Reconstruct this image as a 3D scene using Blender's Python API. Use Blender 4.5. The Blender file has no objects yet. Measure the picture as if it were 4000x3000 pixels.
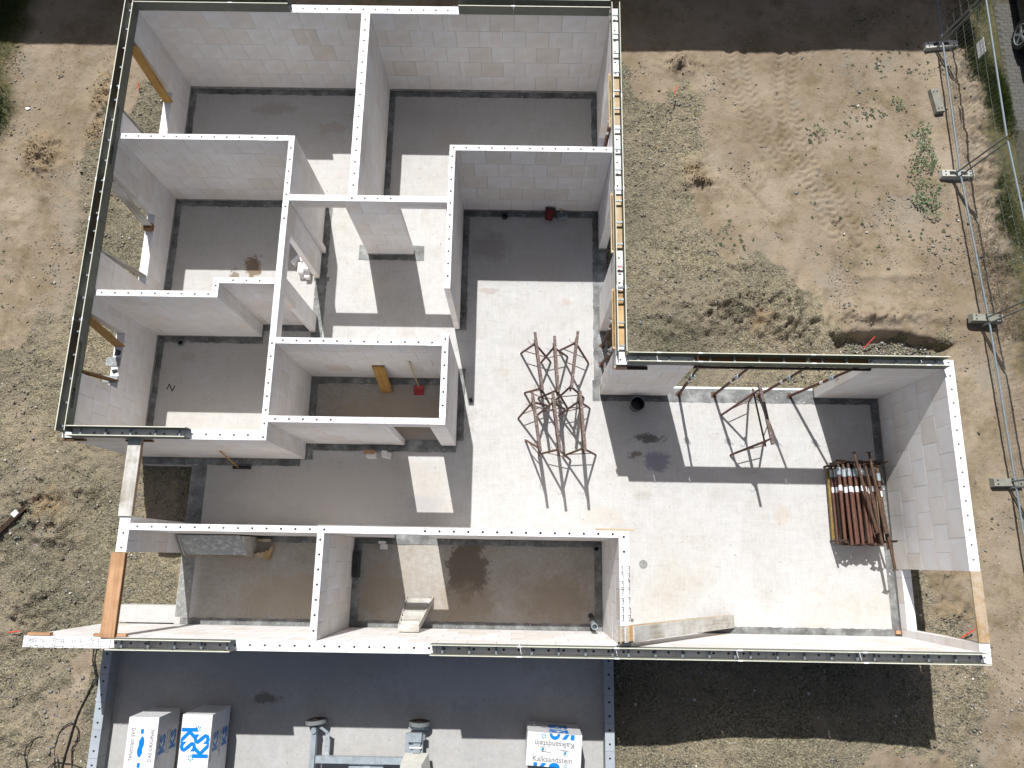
import bpy, math, random
import numpy as np
from mathutils import Vector, Matrix
rnd = random.Random(7)
rng = np.random.default_rng(7)
sc = bpy.context.scene
COL = sc.collection

# ------------------------------------------------------------------ camera, sky, sun
R3 = ((0.9998683, -0.0151857, 0.0057173), (0.0160989, 0.9724610, -0.2325091), (-0.0020290, 0.2325706, 0.9725774))
cam = bpy.data.cameras.new("camera")
cam.sensor_width = 36.0
cam.lens = 36.0 * 2857.86 / 4000.0
cam.clip_start = 0.1
cam.clip_end = 2000.0
camo = bpy.data.objects.new("camera", cam)
COL.objects.link(camo)
M = Matrix(R3).to_4x4()
M.translation = Vector((0, 0, 15.4996))
camo.matrix_world = M
sc.camera = camo

SUN_TO = Vector((0.14, -0.658, -1.0)).normalized()      # direction in which the sunlight travels
world = bpy.data.worlds.new("World")
sc.world = world
world.use_nodes = True
wn = world.node_tree
wn.nodes.clear()
sky = wn.nodes.new("ShaderNodeTexSky")
sky.sky_type = 'NISHITA'
sky.sun_disc = False
sky.sun_elevation = math.radians(56.1)
sky.sun_rotation = math.atan2(-SUN_TO.x, -SUN_TO.y)
sky.altitude = 200
sky.air_density = 1.0
sky.dust_density = 4.0
sky.ozone_density = 0.5
bg = wn.nodes.new("ShaderNodeBackground")
bg.inputs[1].default_value = 0.056
wo = wn.nodes.new("ShaderNodeOutputWorld")
wn.links.new(sky.outputs[0], bg.inputs[0])
wn.links.new(bg.outputs[0], wo.inputs[0])

sun = bpy.data.lights.new("sun", 'SUN')
sun.energy = 4.9
sun.angle = math.radians(0.5)
sun.color = (1.0, 0.988, 0.968)
suno = bpy.data.objects.new("sun", sun)
COL.objects.link(suno)
suno.rotation_euler = SUN_TO.to_track_quat('-Z', 'Y').to_euler()
suno.location = (0, 30, 40)

sc.view_settings.view_transform = 'Standard'
sc.view_settings.look = 'None'
sc.view_settings.exposure = 0.30
sc.view_settings.gamma = 1.0
sc.view_settings.use_curve_mapping = False
sc.cycles.max_bounces = 6
sc.cycles.diffuse_bounces = 4

# ------------------------------------------------------------------ materials
def mat_new(name):
    m = bpy.data.materials.new(name)
    m.use_nodes = True
    nt = m.node_tree
    b = nt.nodes["Principled BSDF"]
    return m, nt, b

def N(nt, kind, **kw):
    n = nt.nodes.new(kind)
    for k, v in kw.items():
        if hasattr(n, k):
            setattr(n, k, v)
    return n

def noise(nt, vec, scale, detail=5, rough=0.6, stretch=None):
    n = nt.nodes.new("ShaderNodeTexNoise")
    n.inputs["Scale"].default_value = scale
    n.inputs["Detail"].default_value = detail
    n.inputs["Roughness"].default_value = rough
    if stretch:
        mp = nt.nodes.new("ShaderNodeMapping")
        mp.inputs["Scale"].default_value = stretch
        nt.links.new(vec, mp.inputs[0])
        vec = mp.outputs[0]
    nt.links.new(vec, n.inputs["Vector"])
    return n.outputs["Fac"]

def ramp(nt, fac, stops):
    r = nt.nodes.new("ShaderNodeValToRGB")
    cr = r.color_ramp
    while len(cr.elements) < len(stops):
        cr.elements.new(0.5)
    for e, (p, c) in zip(cr.elements, stops):
        e.position = p
        e.color = (c[0], c[1], c[2], 1) if isinstance(c, (tuple, list)) else (c, c, c, 1)
    nt.links.new(fac, r.inputs[0])
    return r.outputs[0]

def mix(nt, a, b, fac, mode='MIX'):
    m = nt.nodes.new("ShaderNodeMix")
    m.data_type = 'RGBA'
    m.blend_type = mode
    def put(sock, v):
        if isinstance(v, (tuple, list)):
            sock.default_value = (v[0], v[1], v[2], 1)
        elif isinstance(v, (int, float)):
            sock.default_value = v if sock.type == 'VALUE' else (v, v, v, 1)
        else:
            nt.links.new(v, sock)
    put(m.inputs[6], a); put(m.inputs[7], b); put(m.inputs[0], fac)
    return m.outputs[2]

def math_n(nt, op, a, b=None, clamp=False):
    m = nt.nodes.new("ShaderNodeMath")
    m.operation = op
    m.use_clamp = clamp
    for i, v in enumerate((a, b)):
        if v is None: continue
        if isinstance(v, (int, float)): m.inputs[i].default_value = v
        else: nt.links.new(v, m.inputs[i])
    return m.outputs[0]

def bump(nt, b, h, strength=0.3, dist=0.01):
    n = nt.nodes.new("ShaderNodeBump")
    n.inputs["Strength"].default_value = strength
    n.inputs["Distance"].default_value = dist
    nt.links.new(h, n.inputs["Height"])
    nt.links.new(n.outputs[0], b.inputs["Normal"])

def simple(name, col, rough=0.6, metal=0.0, var=0.25, scale=9.0, spec=0.3, bmp=0.0, dark=None, darkfac=(0.5, 0.7), obj=True, stretch=None):
    """plain base colour broken up by noise, and optionally a second colour in patches"""
    m, nt, b = mat_new(name)
    tc = nt.nodes.new("ShaderNodeTexCoord")
    v = tc.outputs["Object"]
    f = noise(nt, v, scale, stretch=stretch)
    lo = tuple(c * (1 - var) for c in col); hi = tuple(min(1, c * (1 + var)) for c in col)
    c = ramp(nt, f, [(0.3, lo), (0.7, hi)])
    if dark:
        f2 = noise(nt, v, scale * 2.3, 6, 0.65)
        c = mix(nt, c, dark, ramp(nt, f2, [(darkfac[0], 0.0), (darkfac[1], 1.0)]))
    oi = nt.nodes.new("ShaderNodeObjectInfo")
    r = ramp(nt, oi.outputs["Random"], [(0, 0.86), (1, 1.0)])
    c = mix(nt, c, r, 1.0, 'MULTIPLY')
    nt.links.new(c, b.inputs["Base Color"])
    b.inputs["Roughness"].default_value = rough
    b.inputs["Metallic"].default_value = metal
    b.inputs["Specular IOR Level"].default_value = spec
    if bmp: bump(nt, b, f, bmp)
    return m

MT = {}
def ks_material(name, base, tintamt, streak):
    m, nt, b = mat_new(name)
    oi = nt.nodes.new("ShaderNodeObjectInfo")
    geo = nt.nodes.new("ShaderNodeNewGeometry")
    r = oi.outputs["Random"]
    c = ramp(nt, r, [(0.0, tuple(x * 0.955 for x in base)), (0.35, base), (0.62, (base[0], base[1] * 0.985, base[2] * 0.965)),
                     (0.8, (base[0] * 0.965, base[1] * 0.94, base[2] * 0.905)), (0.97, (base[0] * 0.92, base[1] * 0.885, base[2] * 0.835)), (1.0, (base[0] * 0.89, base[1] * 0.85, base[2] * 0.785))])
    f = noise(nt, geo.outputs["Position"], 1.7, 4, 0.6)
    c = mix(nt, c, ramp(nt, f, [(0.35, (1, 1, 1)), (0.72, (0.90, 0.875, 0.85))]), tintamt, 'MULTIPLY')
    f3 = noise(nt, geo.outputs["Position"], 60, 3, 0.7)
    c = mix(nt, c, ramp(nt, f3, [(0.3, 0.94), (0.6, 1.0)]), 1.0, 'MULTIPLY')
    f4 = noise(nt, geo.outputs["Position"], 0.9, 3, 0.55, stretch=(7, 7, 0.8))
    c = mix(nt, c, (0.80, 0.82, 0.82), ramp(nt, f4, [(0.62, 0.0), (0.70, streak)]))
    # warm bloom inside each block, and the top faces kept clean
    tc = nt.nodes.new("ShaderNodeTexCoord")
    f5 = noise(nt, tc.outputs["Object"], 3.2, 3, 0.55)
    c = mix(nt, c, ramp(nt, f5, [(0.45, (1, 1, 1)), (0.70, (0.95, 0.915, 0.88))]), 1.0, 'MULTIPLY')
    sn = nt.nodes.new("ShaderNodeSeparateXYZ"); nt.links.new(geo.outputs["Normal"], sn.inputs[0])
    top = ramp(nt, sn.outputs[2], [(0.6, 0.0), (0.9, 1.0)])
    f6 = noise(nt, geo.outputs["Position"], 1.4, 4, 0.6)
    c = mix(nt, c, ramp(nt, f6, [(0.40, tuple(x * 1.02 for x in base)), (0.52, tuple(x * 0.96 for x in base)), (0.62, tuple(x * 0.85 for x in base))]), top)
    nt.links.new(c, b.inputs["Base Color"])
    b.inputs["Roughness"].default_value = 0.85
    b.inputs["Specular IOR Level"].default_value = 0.15
    bump(nt, b, f3, 0.15, 0.003)
    return m
MT['ks'] = ks_material("sand_lime_block", (0.785, 0.778, 0.782), 0.8, 0.5)
MT['ks_top'] = ks_material("sand_lime_block_low", (0.70, 0.70, 0.69), 0.5, 0.3)
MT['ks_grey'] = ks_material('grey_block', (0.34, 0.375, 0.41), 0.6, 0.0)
MT['pipe'] = simple('fence_pipe', (0.17, 0.21, 0.24), 0.55, metal=0.0, var=0.15, spec=0.4)
MT['soil_clod'] = simple('soil_clod', (0.27, 0.205, 0.13), 0.95, var=0.35, scale=9)
MT['core'] = simple("mortar", (0.27, 0.265, 0.26), 0.9, var=0.2, scale=20)
MT['base'] = simple("base_mortar", (0.235, 0.235, 0.225), 0.9, var=0.25, scale=6, dark=(0.5, 0.49, 0.47), darkfac=(0.58, 0.66))

def concrete_mat():
    m, nt, b = mat_new("floor_concrete")
    geo = nt.nodes.new("ShaderNodeNewGeometry")
    P = geo.outputs["Position"]
    c = ramp(nt, noise(nt, P, 0.45, 5, 0.6), [(0.3, (0.435, 0.427, 0.41)), (0.5, (0.50, 0.496, 0.487)), (0.72, (0.465, 0.443, 0.405))])
    c = mix(nt, c, (0.40, 0.335, 0.27), ramp(nt, noise(nt, P, 1.7, 9, 0.78), [(0.52, 0.0), (0.70, 0.42)]))
    c = mix(nt, c, ramp(nt, noise(nt, P, 5.5, 8, 0.8), [(0.36, 0.90), (0.56, 1.0)]), 1.0, 'MULTIPLY')
    c = mix(nt, c, ramp(nt, noise(nt, P, 1.0, 5, 0.65, stretch=(34, 1.5, 1)), [(0.35, 0.93), (0.6, 1.0)]), 1.0, 'MULTIPLY')
    c = mix(nt, c, ramp(nt, noise(nt, P, 1.0, 5, 0.65, stretch=(2.0, 30, 1)), [(0.35, 0.955), (0.6, 1.0)]), 1.0, 'MULTIPLY')
    c = mix(nt, c, (0.13, 0.115, 0.10), ramp(nt, math_n(nt, 'ADD', noise(nt, P, 24, 4, 0.75), math_n(nt, 'MULTIPLY', math_n(nt, 'SUBTRACT', noise(nt, P, 1.3, 4, 0.6), 0.5), 0.28)), [(0.62, 0.0), (0.72, 0.8)]))
    c = mix(nt, c, (0.9, 0.9, 0.88), ramp(nt, noise(nt, P, 17, 3, 0.7), [(0.70, 0.0), (0.73, 0.8)]))
    # stains: (x, y, radius x, radius y, colour, amount)
    sx = nt.nodes.new("ShaderNodeSeparateXYZ"); nt.links.new(P, sx.inputs[0])
    wob = noise(nt, P, 3.5, 6, 0.75)
    fine = noise(nt, P, 12, 6, 0.8)
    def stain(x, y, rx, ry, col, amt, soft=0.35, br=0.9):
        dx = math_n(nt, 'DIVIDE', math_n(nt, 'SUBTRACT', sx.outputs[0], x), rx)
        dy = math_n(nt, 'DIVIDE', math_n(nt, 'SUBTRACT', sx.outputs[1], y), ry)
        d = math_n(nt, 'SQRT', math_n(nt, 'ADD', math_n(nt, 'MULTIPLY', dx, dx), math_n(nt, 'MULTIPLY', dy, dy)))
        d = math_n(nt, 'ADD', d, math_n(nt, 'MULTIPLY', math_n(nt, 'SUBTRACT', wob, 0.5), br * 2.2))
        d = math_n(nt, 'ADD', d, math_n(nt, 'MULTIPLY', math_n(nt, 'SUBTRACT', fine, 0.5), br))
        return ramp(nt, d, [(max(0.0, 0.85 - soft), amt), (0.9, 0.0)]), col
    def dirt_shade(xa, xb, ya, yb, col, amt):
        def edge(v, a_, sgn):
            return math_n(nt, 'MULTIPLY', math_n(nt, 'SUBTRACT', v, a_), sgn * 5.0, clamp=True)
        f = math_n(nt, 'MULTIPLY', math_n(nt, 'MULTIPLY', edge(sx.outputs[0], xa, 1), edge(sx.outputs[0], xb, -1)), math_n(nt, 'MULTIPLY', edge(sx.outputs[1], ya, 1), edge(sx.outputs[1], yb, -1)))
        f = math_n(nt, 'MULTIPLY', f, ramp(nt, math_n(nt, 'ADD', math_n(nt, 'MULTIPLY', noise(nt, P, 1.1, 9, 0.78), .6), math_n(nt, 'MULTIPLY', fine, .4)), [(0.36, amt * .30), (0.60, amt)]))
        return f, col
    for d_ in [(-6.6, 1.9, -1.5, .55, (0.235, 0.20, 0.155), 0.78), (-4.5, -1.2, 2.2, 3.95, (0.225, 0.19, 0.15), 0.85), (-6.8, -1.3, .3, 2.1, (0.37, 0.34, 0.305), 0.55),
               (-8.2, -4.4, 1.9, 8.0, (0.38, 0.35, 0.315), 0.35), (-8.2, 2.0, 7.9, 11.2, (0.38, 0.355, 0.325), 0.35), (-1.3, 2.0, 5.9, 7.9, (0.33, 0.32, 0.31), 0.35), (-8.2, 2.2, -9, -1.5, (0.29, 0.285, 0.275), 0.70)]:  # this row also darkens the shaded rooms and garage slab by colour
        m_, col = dirt_shade(*d_)
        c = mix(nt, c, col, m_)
    for s in [(-0.95, -0.25, 0.5, 0.75, (0.13, 0.105, 0.08), 0.9, 0.08, 0.75),
              (-1.0, -0.9, 0.9, 0.5, (0.27, 0.22, 0.17), 0.7), (0.9, -0.8, 0.9, 0.6, (0.26, 0.21, 0.16), 0.75), (-4.6, -0.8, 1.2, 0.6, (0.33, 0.28, 0.22), 0.7),
              (-2.7, -0.6, 0.6, 0.7, (0.30, 0.25, 0.19), 0.6), (-2.5, 3.0, 1.9, 0.7, (0.30, 0.25, 0.20), 0.75),
              (-3.9, 1.3, 2.3, 0.8, (0.46, 0.43, 0.40), 0.7), (-1.9, 1.1, 0.5, 0.25, (0.34, 0.33, 0.34), 0.6),
              (-6.0, 6.35, 0.22, 0.3, (0.16, 0.115, 0.07), 0.9, 0.2, 1.3), (-6.4, 6.1, 0.14, 0.2, (0.16, 0.12, 0.07), 0.8, 0.2, 1.3),
              (2.85, 2.55, 0.42, 0.12, (0.10, 0.09, 0.08), 0.85, 0.3, 1.2), (3.0, 2.05, 0.38, 0.28, (0.20, 0.20, 0.25), 0.8, 0.3, 1.1), (2.55, 2.2, 0.2, 0.1, (0.15, 0.12, 0.09), 0.8, 0.3, 1.4),
              (-0.6, 6.9, 0.5, 0.45, (0.30, 0.28, 0.26), 0.7), (0.5, 6.5, 1.0, 0.4, (0.40, 0.38, 0.36), 0.6), (-0.7, 5.85, 0.35, 0.08, (0.32, 0.24, 0.20), 0.45, 0.3, 1.4),
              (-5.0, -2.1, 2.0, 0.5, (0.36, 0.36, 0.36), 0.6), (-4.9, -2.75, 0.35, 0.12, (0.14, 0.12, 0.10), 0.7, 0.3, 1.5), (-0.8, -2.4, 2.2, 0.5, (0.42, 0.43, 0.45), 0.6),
              (5.6, 1.0, 0.22, 0.3, (0.42, 0.36, 0.29), 0.4, 0.3, 1.2), (1.9, 0.9, 0.45, 0.25, (0.44, 0.40, 0.34), 0.4, 0.3, 1.2), (2.7, 1.35, 0.25, 0.14, (0.34, 0.32, 0.28), 0.5, 0.3, 1.3),
              (-5.9, 10.4, 0.6, 0.25, (0.33, 0.29, 0.25), 0.55, 0.3, 1.2), (-4.5, 9.9, 0.5, 0.2, (0.36, 0.31, 0.26), 0.5, 0.3, 1.2), (-1.6, 9.6, 0.6, 0.4, (0.42, 0.38, 0.33), 0.5, 0.3, 1.2),
              (-7.2, 4.2, 0.3, 0.15, (0.36, 0.33, 0.29), 0.6, 0.3, 1.3), (-3.0, 5.9, 0.5, 0.3, (0.52, 0.49, 0.44), 0.5, 0.3, 1.2), (1.1, 5.6, 0.15, 0.1, (0.42, 0.27, 0.2), 0.3, 0.3, 1.3)]:
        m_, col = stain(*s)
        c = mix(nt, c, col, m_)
    nt.links.new(c, b.inputs["Base Color"])
    b.inputs["Roughness"].default_value = 0.88
    b.inputs["Specular IOR Level"].default_value = 0.2
    bump(nt, b, noise(nt, P, 1.0, 4, 0.6, stretch=(60, 5, 1)), 0.25, 0.004)
    return m
MT['slab'] = concrete_mat()

def bitumen_mat():
    m, nt, b = mat_new("bitumen")
    geo = nt.nodes.new("ShaderNodeNewGeometry"); P = geo.outputs["Position"]
    c = ramp(nt, noise(nt, P, 3.0, 5, 0.65), [(0.35, (0.085, 0.085, 0.082)), (0.50, (0.15, 0.153, 0.15)), (0.68, (0.28, 0.29, 0.285))])
    c = mix(nt, c, (0.78, 0.77, 0.74), ramp(nt, noise(nt, P, 19, 4, 0.7), [(0.64, 0.0), (0.68, 0.85)]))
    nt.links.new(c, b.inputs["Base Color"])
    b.inputs["Roughness"].default_value = 0.7
    bump(nt, b, noise(nt, P, 30, 3), 0.3, 0.004)
    return m
MT['bitumen'] = bitumen_mat()

def wood(name, lo, hi, rough=0.75, worn=None):
    m, nt, b = mat_new(name)
    tc = nt.nodes.new("ShaderNodeTexCoord"); v = tc.outputs["Object"]
    oi = nt.nodes.new("ShaderNodeObjectInfo")
    cx = nt.nodes.new("ShaderNodeVectorMath"); cx.operation = 'ADD'
    sc_ = nt.nodes.new("ShaderNodeCombineXYZ")
    nt.links.new(math_n(nt, 'MULTIPLY', oi.outputs["Random"], 37.0), sc_.inputs[1])
    nt.links.new(v, cx.inputs[0]); nt.links.new(sc_.outputs[0], cx.inputs[1])
    f = noise(nt, cx.outputs[0], 1.0, 5, 0.6, stretch=(1.1, 26, 26))
    c = ramp(nt, f, [(0.32, lo), (0.6, hi)])
    f2 = noise(nt, cx.outputs[0], 2.2, 4, 0.6)
    c = mix(nt, c, ramp(nt, f2, [(0.35, (0.75, 0.72, 0.68)), (0.6, (1, 1, 1))]), 1.0, 'MULTIPLY')
    k = nt.nodes.new("ShaderNodeTexVoronoi"); k.inputs["Scale"].default_value = 2.3
    mp = nt.nodes.new("ShaderNodeMapping"); mp.inputs["Scale"].default_value = (1, 2.4, 2.4)
    nt.links.new(cx.outputs[0], mp.inputs[0]); nt.links.new(mp.outputs[0], k.inputs["Vector"])
    c = mix(nt, c, tuple(x * 0.35 for x in lo), ramp(nt, k.outputs["Distance"], [(0.03, 0.8), (0.075, 0.0)]))
    if worn:
        c = mix(nt, c, worn, ramp(nt, noise(nt, cx.outputs[0], 1.5, 5, 0.7), [(0.42, 0.0), (0.6, 0.9)]))
    nt.links.new(c, b.inputs["Base Color"])
    b.inputs["Roughness"].default_value = rough
    b.inputs["Specular IOR Level"].default_value = 0.2
    bump(nt, b, f, 0.3, 0.003)
    return m
MT['wood_orange'] = wood("fresh_timber", (0.36, 0.195, 0.10), (0.48, 0.29, 0.165))
MT['wood_pale'] = wood("pale_timber", (0.42, 0.32, 0.19), (0.58, 0.47, 0.31))
MT['wood_tan'] = wood("tan_timber", (0.46, 0.30, 0.14), (0.62, 0.42, 0.22))
MT['wood_yellow'] = wood("yellow_timber", (0.34, 0.19, 0.055), (0.48, 0.29, 0.095))
MT['wood_grey'] = wood("cement_stained_timber", (0.33, 0.31, 0.27), (0.47, 0.45, 0.41), worn=(0.55, 0.545, 0.52))
MT['wood_beam'] = wood("weathered_beam", (0.27, 0.175, 0.085), (0.42, 0.29, 0.15), worn=(0.47, 0.42, 0.35))
MT['wood_old'] = wood("brown_timber", (0.14, 0.075, 0.035), (0.27, 0.15, 0.07))
MT['wood_dark'] = wood("dark_timber", (0.035, 0.022, 0.016), (0.07, 0.045, 0.032))
MT['osb'] = simple("chipboard", (0.34, 0.20, 0.075), 0.8, var=0.45, scale=28, stretch=(1, 2.5, 1))
MT['form'] = simple("fibre_cement", (0.165, 0.172, 0.14), 0.7, var=0.12, scale=5, spec=0.35)
MT['form_edge_sunlit'] = simple("fibre_cement_sunlit_edge", (0.60, 0.60, 0.50), 0.8, var=0.1)  # pale tone of the sunlit top edge, put into the colour
MT['galv'] = simple("galvanised_steel", (0.36, 0.41, 0.44), 0.45, metal=0.35, var=0.18, scale=12, spec=0.5)
MT['galv_dark'] = simple("dark_galvanised_steel", (0.24, 0.27, 0.28), 0.5, metal=0.4, var=0.2)  # darker steel, its own grey
MT['clip'] = simple("white_clip", (0.85, 0.87, 0.9), 0.3, var=0.04)
MT['black'] = simple("black_steel", (0.02, 0.02, 0.022), 0.5, var=0.3)
MT['blackplastic'] = simple("black_plastic", (0.022, 0.024, 0.026), 0.35, var=0.3, spec=0.5)
MT['rust_red'] = simple("red_brown_paint", (0.115, 0.052, 0.036), 0.6, var=0.3, scale=16, dark=(0.22, 0.13, 0.075), darkfac=(0.56, 0.66), spec=0.35)
MT['rust'] = simple("rusty_steel", (0.085, 0.05, 0.034), 0.75, var=0.35, scale=14, dark=(0.20, 0.13, 0.07), darkfac=(0.55, 0.68))
MT['rust_splash'] = simple("splashed_steel", (0.125, 0.085, 0.072), 0.7, var=0.3, scale=14, dark=(0.36, 0.33, 0.30), darkfac=(0.52, 0.66))
MT['yellow_paint'] = simple("worn_yellow_paint", (0.33, 0.23, 0.05), 0.6, var=0.25, scale=20, dark=(0.10, 0.06, 0.035), darkfac=(0.45, 0.56))
MT['white_label'] = simple("white_label", (0.82, 0.81, 0.82), 0.5, var=0.05)
MT['blue'] = simple("blue_print", (0.004, 0.19, 0.60), 0.35, var=0.06)
MT['teal'] = simple("teal_print", (0.0, 0.25, 0.34), 0.35, var=0.06)
MT['greyprint'] = simple("grey_print", (0.16, 0.16, 0.17), 0.5, var=0.06)
MT['print_dark'] = simple("dark_print", (0.028, 0.03, 0.03), 0.6, var=0.1)
MT['film'] = simple("white_film", (0.74, 0.735, 0.74), 0.32, var=0.05, scale=14, spec=0.5, bmp=0.9)
MT['red'] = simple("red_plastic", (0.30, 0.028, 0.032), 0.4, var=0.25)
MT['redstake'] = simple("red_stake_paint", (0.62, 0.07, 0.05), 0.5, var=0.2)
MT['darkred'] = simple("dark_red_plastic", (0.11, 0.010, 0.010), 0.4, var=0.25)
MT['tyre'] = simple("grey_tyre", (0.17, 0.18, 0.18), 0.8, var=0.2)
MT['fence_block'] = simple("fence_foot_concrete", (0.255, 0.25, 0.215), 0.9, var=0.2, scale=7, dark=(0.22, 0.22, 0.18), darkfac=(0.5, 0.75))
MT['fence_block_light'] = simple("light_foot_concrete", (0.50, 0.49, 0.45), 0.9, var=0.12, scale=7)
MT['carpaint'] = simple("black_car_paint", (0.006, 0.006, 0.008), 0.15, var=0.0, spec=0.6)
MT['glass'] = simple("dark_car_glass", (0.02, 0.025, 0.03), 0.05, var=0.0, spec=0.8)
MT['stonegrey'] = simple("paver_stone", (0.10, 0.097, 0.088), 0.9, var=0.25, scale=14)
MT['joint'] = simple("paver_joint", (0.07, 0.065, 0.05), 0.95, var=0.3)
MT['panelgrey'] = simple("speckled_board", (0.26, 0.275, 0.28), 0.8, var=0.12, scale=6, dark=(0.42, 0.43, 0.43), darkfac=(0.52, 0.6))
MT['cable'] = simple("black_cable", (0.02, 0.02, 0.02), 0.6, var=0.2)
MT['trunk'] = simple("brown_twig", (0.10, 0.07, 0.04), 0.9, var=0.3)
def leafmat(name, a, b_):
    m, nt, b = mat_new(name)
    geo = nt.nodes.new("ShaderNodeNewGeometry")
    c = ramp(nt, geo.outputs["Random Per Island"], [(0, a), (1, b_)])
    nt.links.new(c, b.inputs["Base Color"])
    b.inputs["Roughness"].default_value = 0.55
    return m
MT['weed'] = leafmat("weed_leaf", (0.03, 0.065, 0.018), (0.075, 0.125, 0.04))
MT['grass'] = leafmat("grass_blade", (0.045, 0.085, 0.018), (0.12, 0.15, 0.04))
MT['laurel'] = leafmat("laurel_leaf", (0.045, 0.12, 0.03), (0.10, 0.22, 0.06))
MT['drygrass'] = leafmat("dry_stalk", (0.10, 0.075, 0.04), (0.22, 0.17, 0.09))

def gravel_mat():
    m, nt, b = mat_new("gravel_stone")
    geo = nt.nodes.new("ShaderNodeNewGeometry")
    c = ramp(nt, geo.outputs["Random Per Island"], [(0.0, (0.09, 0.09, 0.072)), (0.25, (0.17, 0.162, 0.125)), (0.45, (0.24, 0.205, 0.145)), (0.6, (0.145, 0.15, 0.145)),
                                                   (0.75, (0.27, 0.24, 0.185)), (0.88, (0.18, 0.19, 0.20)), (0.96, (0.40, 0.375, 0.335)), (1.0, (0.60, 0.58, 0.54))])
    nt.links.new(c, b.inputs["Base Color"])
    b.inputs["Roughness"].default_value = 0.8
    b.inputs["Specular IOR Level"].default_value = 0.25
    return m
MT['gravel'] = gravel_mat()

def ground_mat():
    m, nt, b = mat_new("ground_soil")
    geo = nt.nodes.new("ShaderNodeNewGeometry"); P = geo.outputs["Position"]
    at = nt.nodes.new("ShaderNodeAttribute"); at.attribute_name = "zone"
    sp = nt.nodes.new("ShaderNodeSeparateColor"); nt.links.new(at.outputs["Color"], sp.inputs[0])
    sand = ramp(nt, noise(nt, P, 0.55, 7, 0.62), [(0.3, (0.185, 0.143, 0.096)), (0.5, (0.26, 0.208, 0.15)), (0.72, (0.33, 0.273, 0.205))])
    sand = mix(nt, sand, (0.155, 0.12, 0.07), ramp(nt, noise(nt, P, 1.5, 9, 0.75), [(0.47, 0.0), (0.66, 0.85)]))
    sand = mix(nt, sand, (0.24, 0.215, 0.17), ramp(nt, noise(nt, P, 0.8, 6, 0.7), [(0.54, 0.0), (0.66, 0.7)]))
    sand = mix(nt, sand, (0.12, 0.09, 0.055), ramp(nt, noise(nt, P, 20, 4, 0.75), [(0.62, 0.0), (0.72, 0.8)]))
    grav = ramp(nt, noise(nt, P, 28, 5, 0.8), [(0.32, (0.055, 0.052, 0.038)), (0.46, (0.145, 0.135, 0.10)), (0.56, (0.215, 0.197, 0.15)), (0.70, (0.32, 0.295, 0.25))])
    vo = nt.nodes.new("ShaderNodeTexVoronoi"); vo.inputs["Scale"].default_value = 30; nt.links.new(P, vo.inputs["Vector"])
    hs = nt.nodes.new("ShaderNodeSeparateColor"); nt.links.new(vo.outputs["Color"], hs.inputs[0])
    grav = mix(nt, grav, ramp(nt, hs.outputs[0], [(0, (0.5, 0.5, 0.47)), (0.5, (1.0, 0.97, 0.88)), (1, (1.5, 1.45, 1.35))]), 0.8, 'MULTIPLY')
    grav = mix(nt, grav, (0.235, 0.20, 0.15), ramp(nt, noise(nt, P, 0.8, 9, 0.75), [(0.47, 0.0), (0.61, 0.85)]))
    grav = mix(nt, grav, ramp(nt, noise(nt, P, 0.33, 5, 0.6), [(0.36, (0.80, 0.82, 0.80)), (0.62, (1.22, 1.18, 1.12))]), 1.0, 'MULTIPLY')
    msk = math_n(nt, 'ADD', sp.outputs[0], math_n(nt, 'MULTIPLY', math_n(nt, 'SUBTRACT', noise(nt, P, 3.0, 7, 0.75), 0.5), 1.9))
    c = mix(nt, sand, grav, ramp(nt, msk, [(0.36, 0.0), (0.58, 1.0)]))
    c = mix(nt, c, ramp(nt, noise(nt, P, 9, 5, 0.7), [(0.35, (0.19, 0.14, 0.085)), (0.65, (0.29, 0.22, 0.14))]), sp.outputs[1])
    c = mix(nt, c, ramp(nt, noise(nt, P, 6, 5, 0.7), [(0.35, (0.035, 0.045, 0.015)), (0.65, (0.09, 0.085, 0.035))]), sp.outputs[2])
    nt.links.new(c, b.inputs["Base Color"])
    b.inputs["Roughness"].default_value = 0.95
    b.inputs["Specular IOR Level"].default_value = 0.1
    h = math_n(nt, 'ADD', noise(nt, P, 14, 6, 0.75), math_n(nt, 'MULTIPLY', vo.outputs["Distance"], math_n(nt, 'MULTIPLY', sp.outputs[0], 0.8)))
    bump(nt, b, h, 0.9, 0.03)
    return m
MT['ground'] = ground_mat()
MT['outer'] = simple("surrounding_ground", (0.16, 0.15, 0.09), 0.95, var=0.4, scale=0.2)
MT['facade'] = simple("neighbour_render", (0.55, 0.52, 0.47), 0.9, var=0.05)
MT['rooftile'] = simple("neighbour_roof", (0.13, 0.06, 0.04), 0.8, var=0.2)

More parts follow.
